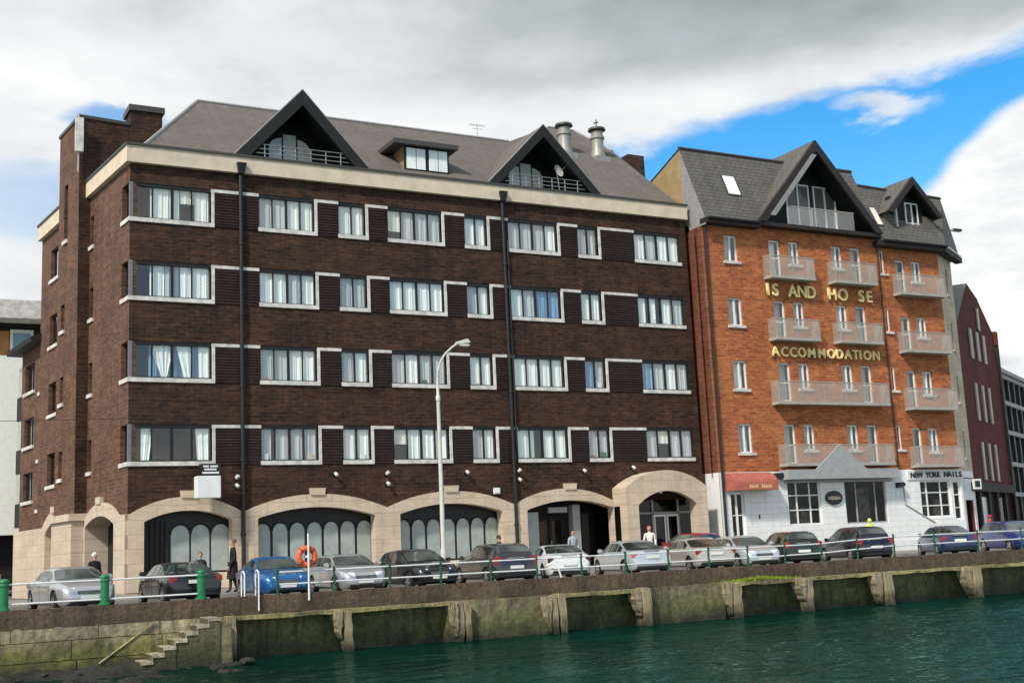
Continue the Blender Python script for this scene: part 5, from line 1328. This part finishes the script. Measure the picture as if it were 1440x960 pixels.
# ================================================================== people
SK = mat('skin', (.50, .30, .22), .6)
def person(label, x, y, z, h, head, coat, legs, hair, walk=.12, hood=False):
    root = thing('person', label, 'person', (x, y, z), head)
    s = h/1.75
    V = []; E = []; RR = []
    def v(p, r, par=None):
        V.append(tuple(c*s for c in p)); RR.append(r*s)
        if par is not None: E.append((par, len(V)-1))
        return len(V)-1
    pel = v((0, 0, .94), .145); ab = v((.0, 0, 1.08), .135, pel); chs = v((.01, 0, 1.28), .155, ab); nb = v((.0, 0, 1.44), .085, chs); nk = v((.01, 0, 1.51), .055, nb)
    hd = v((.02, 0, 1.60), .090, nk); hd2 = v((.015, 0, 1.68), .088, hd); tp = v((.0, 0, 1.735), .055, hd2); ns = v((.115, 0, 1.625), .014, hd)
    for sd in (-1, 1):
        ear = v((.0, sd*.088, 1.62), .016, hd)
        sh = v((0, sd*.185, 1.40), .072, chs); el = v((-.03-sd*.03, sd*.245, 1.12), .052, sh); wr = v((.08+sd*.05, sd*.24, .88), .036, el); pm = v((.11+sd*.05, sd*.235, .80), .034, wr)
        for k in range(4): v((.135+sd*.05-.022*k+.01, sd*(.25-.004*k), .715+.008*abs(k-1.5)), .0095, v((.135+sd*.05-.022*k, sd*.24, .76), .0105, pm))
        v((.17+sd*.05, sd*.215, .755), .010, pm)
        hp = v((0, sd*.095, .88), .105, pel); kn = v((.03+sd*walk*.4, sd*.10, .49), .066, hp); an = v((-.02+sd*walk, sd*.10, .09), .045, kn); v((.12+sd*walk, sd*.11, .045), .04, an)
    me = bpy.data.meshes.new('body'); me.from_pydata(V, E, []); o = bpy.data.objects.new('body', me); C.objects.link(o)
    md = o.modifiers.new('s', 'SKIN'); md.use_smooth_shade = True
    lay = me.skin_vertices[0] if me.skin_vertices else None
    if lay is None:
        bm = bmesh.new(); bm.from_mesh(me); bm.verts.layers.skin.verify(); bm.to_mesh(me); bm.free(); lay = me.skin_vertices[0]
    for i, r in enumerate(RR): lay.data[i].radius = (r, r*(.78 if i in (0, 1, 2) else 1)); lay.data[i].use_root = (i == 0)
    sb = o.modifiers.new('d', 'SUBSURF'); sb.levels = 1; sb.render_levels = 1
    bpy.context.view_layer.update()
    m2 = bpy.data.meshes.new_from_object(o.evaluated_get(bpy.context.evaluated_depsgraph_get()))
    o.modifiers.clear(); o.data = m2; m2.name = 'body'; o.parent = root; m2.materials.clear()
    for k in (SK, coat, legs, M['black']): m2.materials.append(k)
    for p in m2.polygons:
        c = p.center/s; p.use_smooth = True
        if c.z > 1.475: p.material_index = 1 if hood and c.z > 1.5 and c.x < .06 else 0
        elif abs(c.y) > .17 and c.z < .86: p.material_index = 0
        elif c.z > .86 or abs(c.y) > .19: p.material_index = 1
        elif c.z > .075: p.material_index = 2
        else: p.material_index = 3
    mb = MB()
    def hf(a, b):
        t = 2*PI*a; q = PI*.58*b; front = max(0, cos(t))*.55*b
        return ((-.004+.112*cos(t)*sin(q)-.05*front)*s, .104*sin(t)*sin(q)*s, (1.645+.125*cos(q)+.02*front)*s)
    mb.grid(hf, 20, 8); mb.build('hair' if not hood else 'hood', hair, root, smooth=60, recalc=False)
    mb = MB()
    for sd in (-1, 1): mb.lathe(((.098)*s, sd*.034*s, 1.65*s), (1, 0, 0), [(.004, 0), (.014*s, .004), (.004, .01)], 8)
    mb.build('eyes', M['black'], root)
    mb = MB(); mb.box(.095*s, .112*s, -.028*s, .028*s, 1.562*s, 1.572*s); mb.build('mouth', mat('lips', (.32, .12, .10), .6), root)
    return root
K = lambda n, c: gm('cloth_'+n, c, .9, var=.2, scale=6)
black_c, dark_c = K('black', (.012, .012, .014)), K('charcoal', (.03, .03, .035))
H_ = lambda n, c: gm('hair_'+n, c, .8)
p_ = person('man in a long black coat walking left in front of the first front arch', 2.92, -4.4, -.10, 1.94, PI*.92, black_c, dark_c, H_('greybrown', (.16, .10, .07)))
mb = MB()
def skirt(a, b):
    t = 2*PI*a; k = .20+.05*b; return (.02+k*.85*cos(t), k*1.0*sin(t), 1.12-.62*b)
mb.grid(skirt, 20, 6); mb.build('coat', black_c, p_, smooth=60, recalc=False)
person('person with auburn hair standing behind the black saloon', 1.83, -4.0, -.10, 1.50, -PI*.55, dark_c, dark_c, H_('auburn', (.11, .035, .02)))
person('white haired person in dark clothes beside the side street arch', -1.72, -3.3, -.09, 1.64, -PI*.4, black_c, dark_c, H_('white', (.75, .74, .70)))
person('dark haired person passing behind the grey estate car', 14.4, -3.2, -.07, 1.66, 0, dark_c, dark_c, H_('brown', (.08, .04, .025)))
person('person in a pale grey shirt in the dark entrance arch', 19.75, -.2, 0, 1.72, -PI/2, K('white', (.42, .44, .48)), dark_c, H_('black', (.02, .015, .012)))
person('person in a pale top with red hair beside the stone porch', 22.35, -2.6, -.06, 1.80, -PI*.7, K('pale', (.72, .68, .68)), K('jeans', (.12, .2, .3)), H_('red', (.25, .06, .03)))
yl = K('yellow', (.70, .78, .12))
person('person in a bright yellow hooded jacket outside the glazed shop entrance', 35.5, -2.8, -.06, 1.72, PI*.4, yl, dark_c, yl, hood=True)
rc = K('red', (.55, .03, .04))
person('person in a red hooded jacket near the maroon building shopfront', 47.6, 0.2, -.02, 1.66, PI*.6, rc, dark_c, rc, hood=True)

# ================================================================== sky, sun, camera
w = bpy.data.worlds.new('World'); sc.world = w; w.use_nodes = True; nt = w.node_tree; nt.nodes.clear()
SUN_AZ, SUN_EL = R(239), R(43)       # clockwise from +Y
sky = N(nt, 'ShaderNodeTexSky'); sky.sky_type = 'NISHITA'; sky.sun_disc = False; sky.sun_elevation = SUN_EL; sky.sun_rotation = SUN_AZ
sky.air_density = 1.3; sky.dust_density = .4; sky.ozone_density = 3.
tc = N(nt, 'ShaderNodeTexCoord'); sep = N(nt, 'ShaderNodeSeparateXYZ'); L(nt, tc.outputs['Generated'], sep.inputs[0])
az = mth(nt, 'MULTIPLY', mth(nt, 'ARCTAN2', sep.outputs['X'], sep.outputs['Y']), 180/PI)
el = mth(nt, 'MULTIPLY', mth(nt, 'ARCSINE', sep.outputs['Z']), 180/PI)
cv = N(nt, 'ShaderNodeCombineXYZ'); L(nt, mth(nt, 'MULTIPLY', az, .05), cv.inputs[0]); L(nt, mth(nt, 'MULTIPLY', el, .12), cv.inputs[1])
nA = noise(nt, cv.outputs[0], 1.1, 7, .58, .3); nB = noise(nt, cv.outputs[0], 3.2, 6, .6, .2)
def sm(x, a, b):
    m_ = N(nt, 'ShaderNodeMapRange', interpolation_type='SMOOTHSTEP'); L(nt, x, m_.inputs[0])
    m_.inputs[1].default_value = a; m_.inputs[2].default_value = b; return m_.outputs[0]
def mul(*a):
    r = a[0]
    for x in a[1:]: r = mth(nt, 'MULTIPLY', r, x)
    return r
wA = mth(nt, 'MULTIPLY', mth(nt, 'SUBTRACT', nA, .5), 1.); wB = mth(nt, 'MULTIPLY', mth(nt, 'SUBTRACT', nB, .5), 1.)
az2 = mth(nt, 'ADD', az, mth(nt, 'ADD', mth(nt, 'MULTIPLY', wA, 9.), mth(nt, 'MULTIPLY', wB, 4.)))
el2 = mth(nt, 'ADD', el, mth(nt, 'ADD', mth(nt, 'MULTIPLY', wB, 3.4), mth(nt, 'MULTIPLY', wA, 3.)))
# blue opening: below an upper edge that climbs to the right, above the cumulus
up = mth(nt, 'ADD', 18.9, mth(nt, 'MULTIPLY', mth(nt, 'SUBTRACT', az, 34.), .12))
dU = mth(nt, 'SUBTRACT', up, el2)
opening = mul(sm(dU, -.3, 1.1), sm(az2, 26., 32.))
cumT = mth(nt, 'SUBTRACT', mth(nt, 'ADD', 13.4, mth(nt, 'MULTIPLY', sm(az2, 44., 53.5), 5.0)), el2)
opening = mul(opening, mth(nt, 'SUBTRACT', 1., sm(cumT, -.2, .7)))
wd = mth(nt, 'POWER', mth(nt, 'ADD', mth(nt, 'POWER', mth(nt, 'DIVIDE', mth(nt, 'SUBTRACT', az2, 46.2), 3.), 2.), mth(nt, 'POWER', mth(nt, 'DIVIDE', mth(nt, 'SUBTRACT', el2, 18.9), .62), 2.)), .5)
opening = mul(opening, mth(nt, 'SUBTRACT', 1., mul(sm(wd, 1.25, .35), .85)))
hole = lambda a, e, ra, re, k: mul(sm(mth(nt, 'ADD', mth(nt, 'POWER', mth(nt, 'DIVIDE', mth(nt, 'SUBTRACT', az2, a), ra), 2.), mth(nt, 'POWER', mth(nt, 'DIVIDE', mth(nt, 'SUBTRACT', el2, e), re), 2.)), 1.2, .1), k)
opening = mth(nt, 'MAXIMUM', opening, hole(9.4, 19.6, 2.2, .9, .75)); opening = mth(nt, 'MAXIMUM', opening, hole(6.2, 16.2, 3.5, 2.0, .38))
far = mul(sm(mth(nt, 'ABSOLUTE', mth(nt, 'SUBTRACT', az, 28.)), 40., 60.), sm(nA, .52, .60))
opening = mth(nt, 'MINIMUM', 1., mth(nt, 'ADD', opening, mul(far, .6)))
# cloud shading: grey undersides overhead, white below
g = mth(nt, 'ADD', mth(nt, 'ADD', .60, mth(nt, 'ADD', mul(sm(mth(nt, 'SUBTRACT', el2, mth(nt, 'MULTIPLY', az, .02)), 19.4, 21.8), sm(az2, 14., 31.), -.40), mul(sm(el2, 22.5, 25.), -.08))), mth(nt, 'ADD', mth(nt, 'MULTIPLY', wA, 1.15), mth(nt, 'MULTIPLY', wB, .35)))
g = mth(nt, 'ADD', g, mul(sm(cumT, -1.0, 1.5), sm(az2, 43., 49.), mth(nt, 'ADD', .16, mth(nt, 'MULTIPLY', wB, 1.1))))
cloud = ramp(nt, mth(nt, 'ADD', g, .25), [(.22, (.30, .345, .35)), (.5, (.46, .51, .52)), (.75, (.74, .77, .79)), (1., (.95, .95, .95))])
bg1 = N(nt, 'ShaderNodeBackground'); bg1.inputs[1].default_value = .13
hs_n = N(nt, 'ShaderNodeHueSaturation'); hs_n.inputs['Saturation'].default_value = 1.5; hs_n.inputs['Value'].default_value = 1.1; L(nt, sky.outputs[0], hs_n.inputs['Color']); L(nt, hs_n.outputs[0], bg1.inputs[0])
bg2 = N(nt, 'ShaderNodeBackground'); bg2.inputs[1].default_value = .84; L(nt, cloud, bg2.inputs[0])
mx = N(nt, 'ShaderNodeMixShader'); L(nt, opening, mx.inputs[0]); L(nt, bg2.outputs[0], mx.inputs[1]); L(nt, bg1.outputs[0], mx.inputs[2])
wo = N(nt, 'ShaderNodeOutputWorld'); L(nt, mx.outputs[0], wo.inputs[0])
ld = bpy.data.lights.new('sun', 'SUN'); ld.energy = 3.0; ld.angle = R(5); ld.color = (1., .95, .87)
lo = bpy.data.objects.new('sun', ld); C.objects.link(lo)
dv = Vector((sin(SUN_AZ)*cos(SUN_EL), cos(SUN_AZ)*cos(SUN_EL), sin(SUN_EL)))
lo.rotation_euler = dv.to_track_quat('Z', 'Y').to_euler(); lo.location = dv*60
cd = bpy.data.cameras.new('camera'); cam = bpy.data.objects.new('camera', cd); C.objects.link(cam); sc.camera = cam
cd.sensor_fit = 'HORIZONTAL'; cd.sensor_width = 36; cd.lens = 42.46; cd.clip_start = .1; cd.clip_end = 3000
Xc, Yc, Zc = Vector((.8835106, -.466173, -.0457355)), Vector((-.0385091, -.1695973, .9847610)), Vector((-.4668255, -.8682853, -.1677929))
mw = Matrix((Xc, Yc, Zc)).transposed().to_4x4(); mw.translation = (-8.9005, -48.5001, 1.0547); cam.matrix_world = mw
sc.render.engine = 'CYCLES'
sc.view_settings.view_transform = 'Standard'; sc.view_settings.look = 'None'; sc.view_settings.exposure = .36; sc.view_settings.gamma = 1
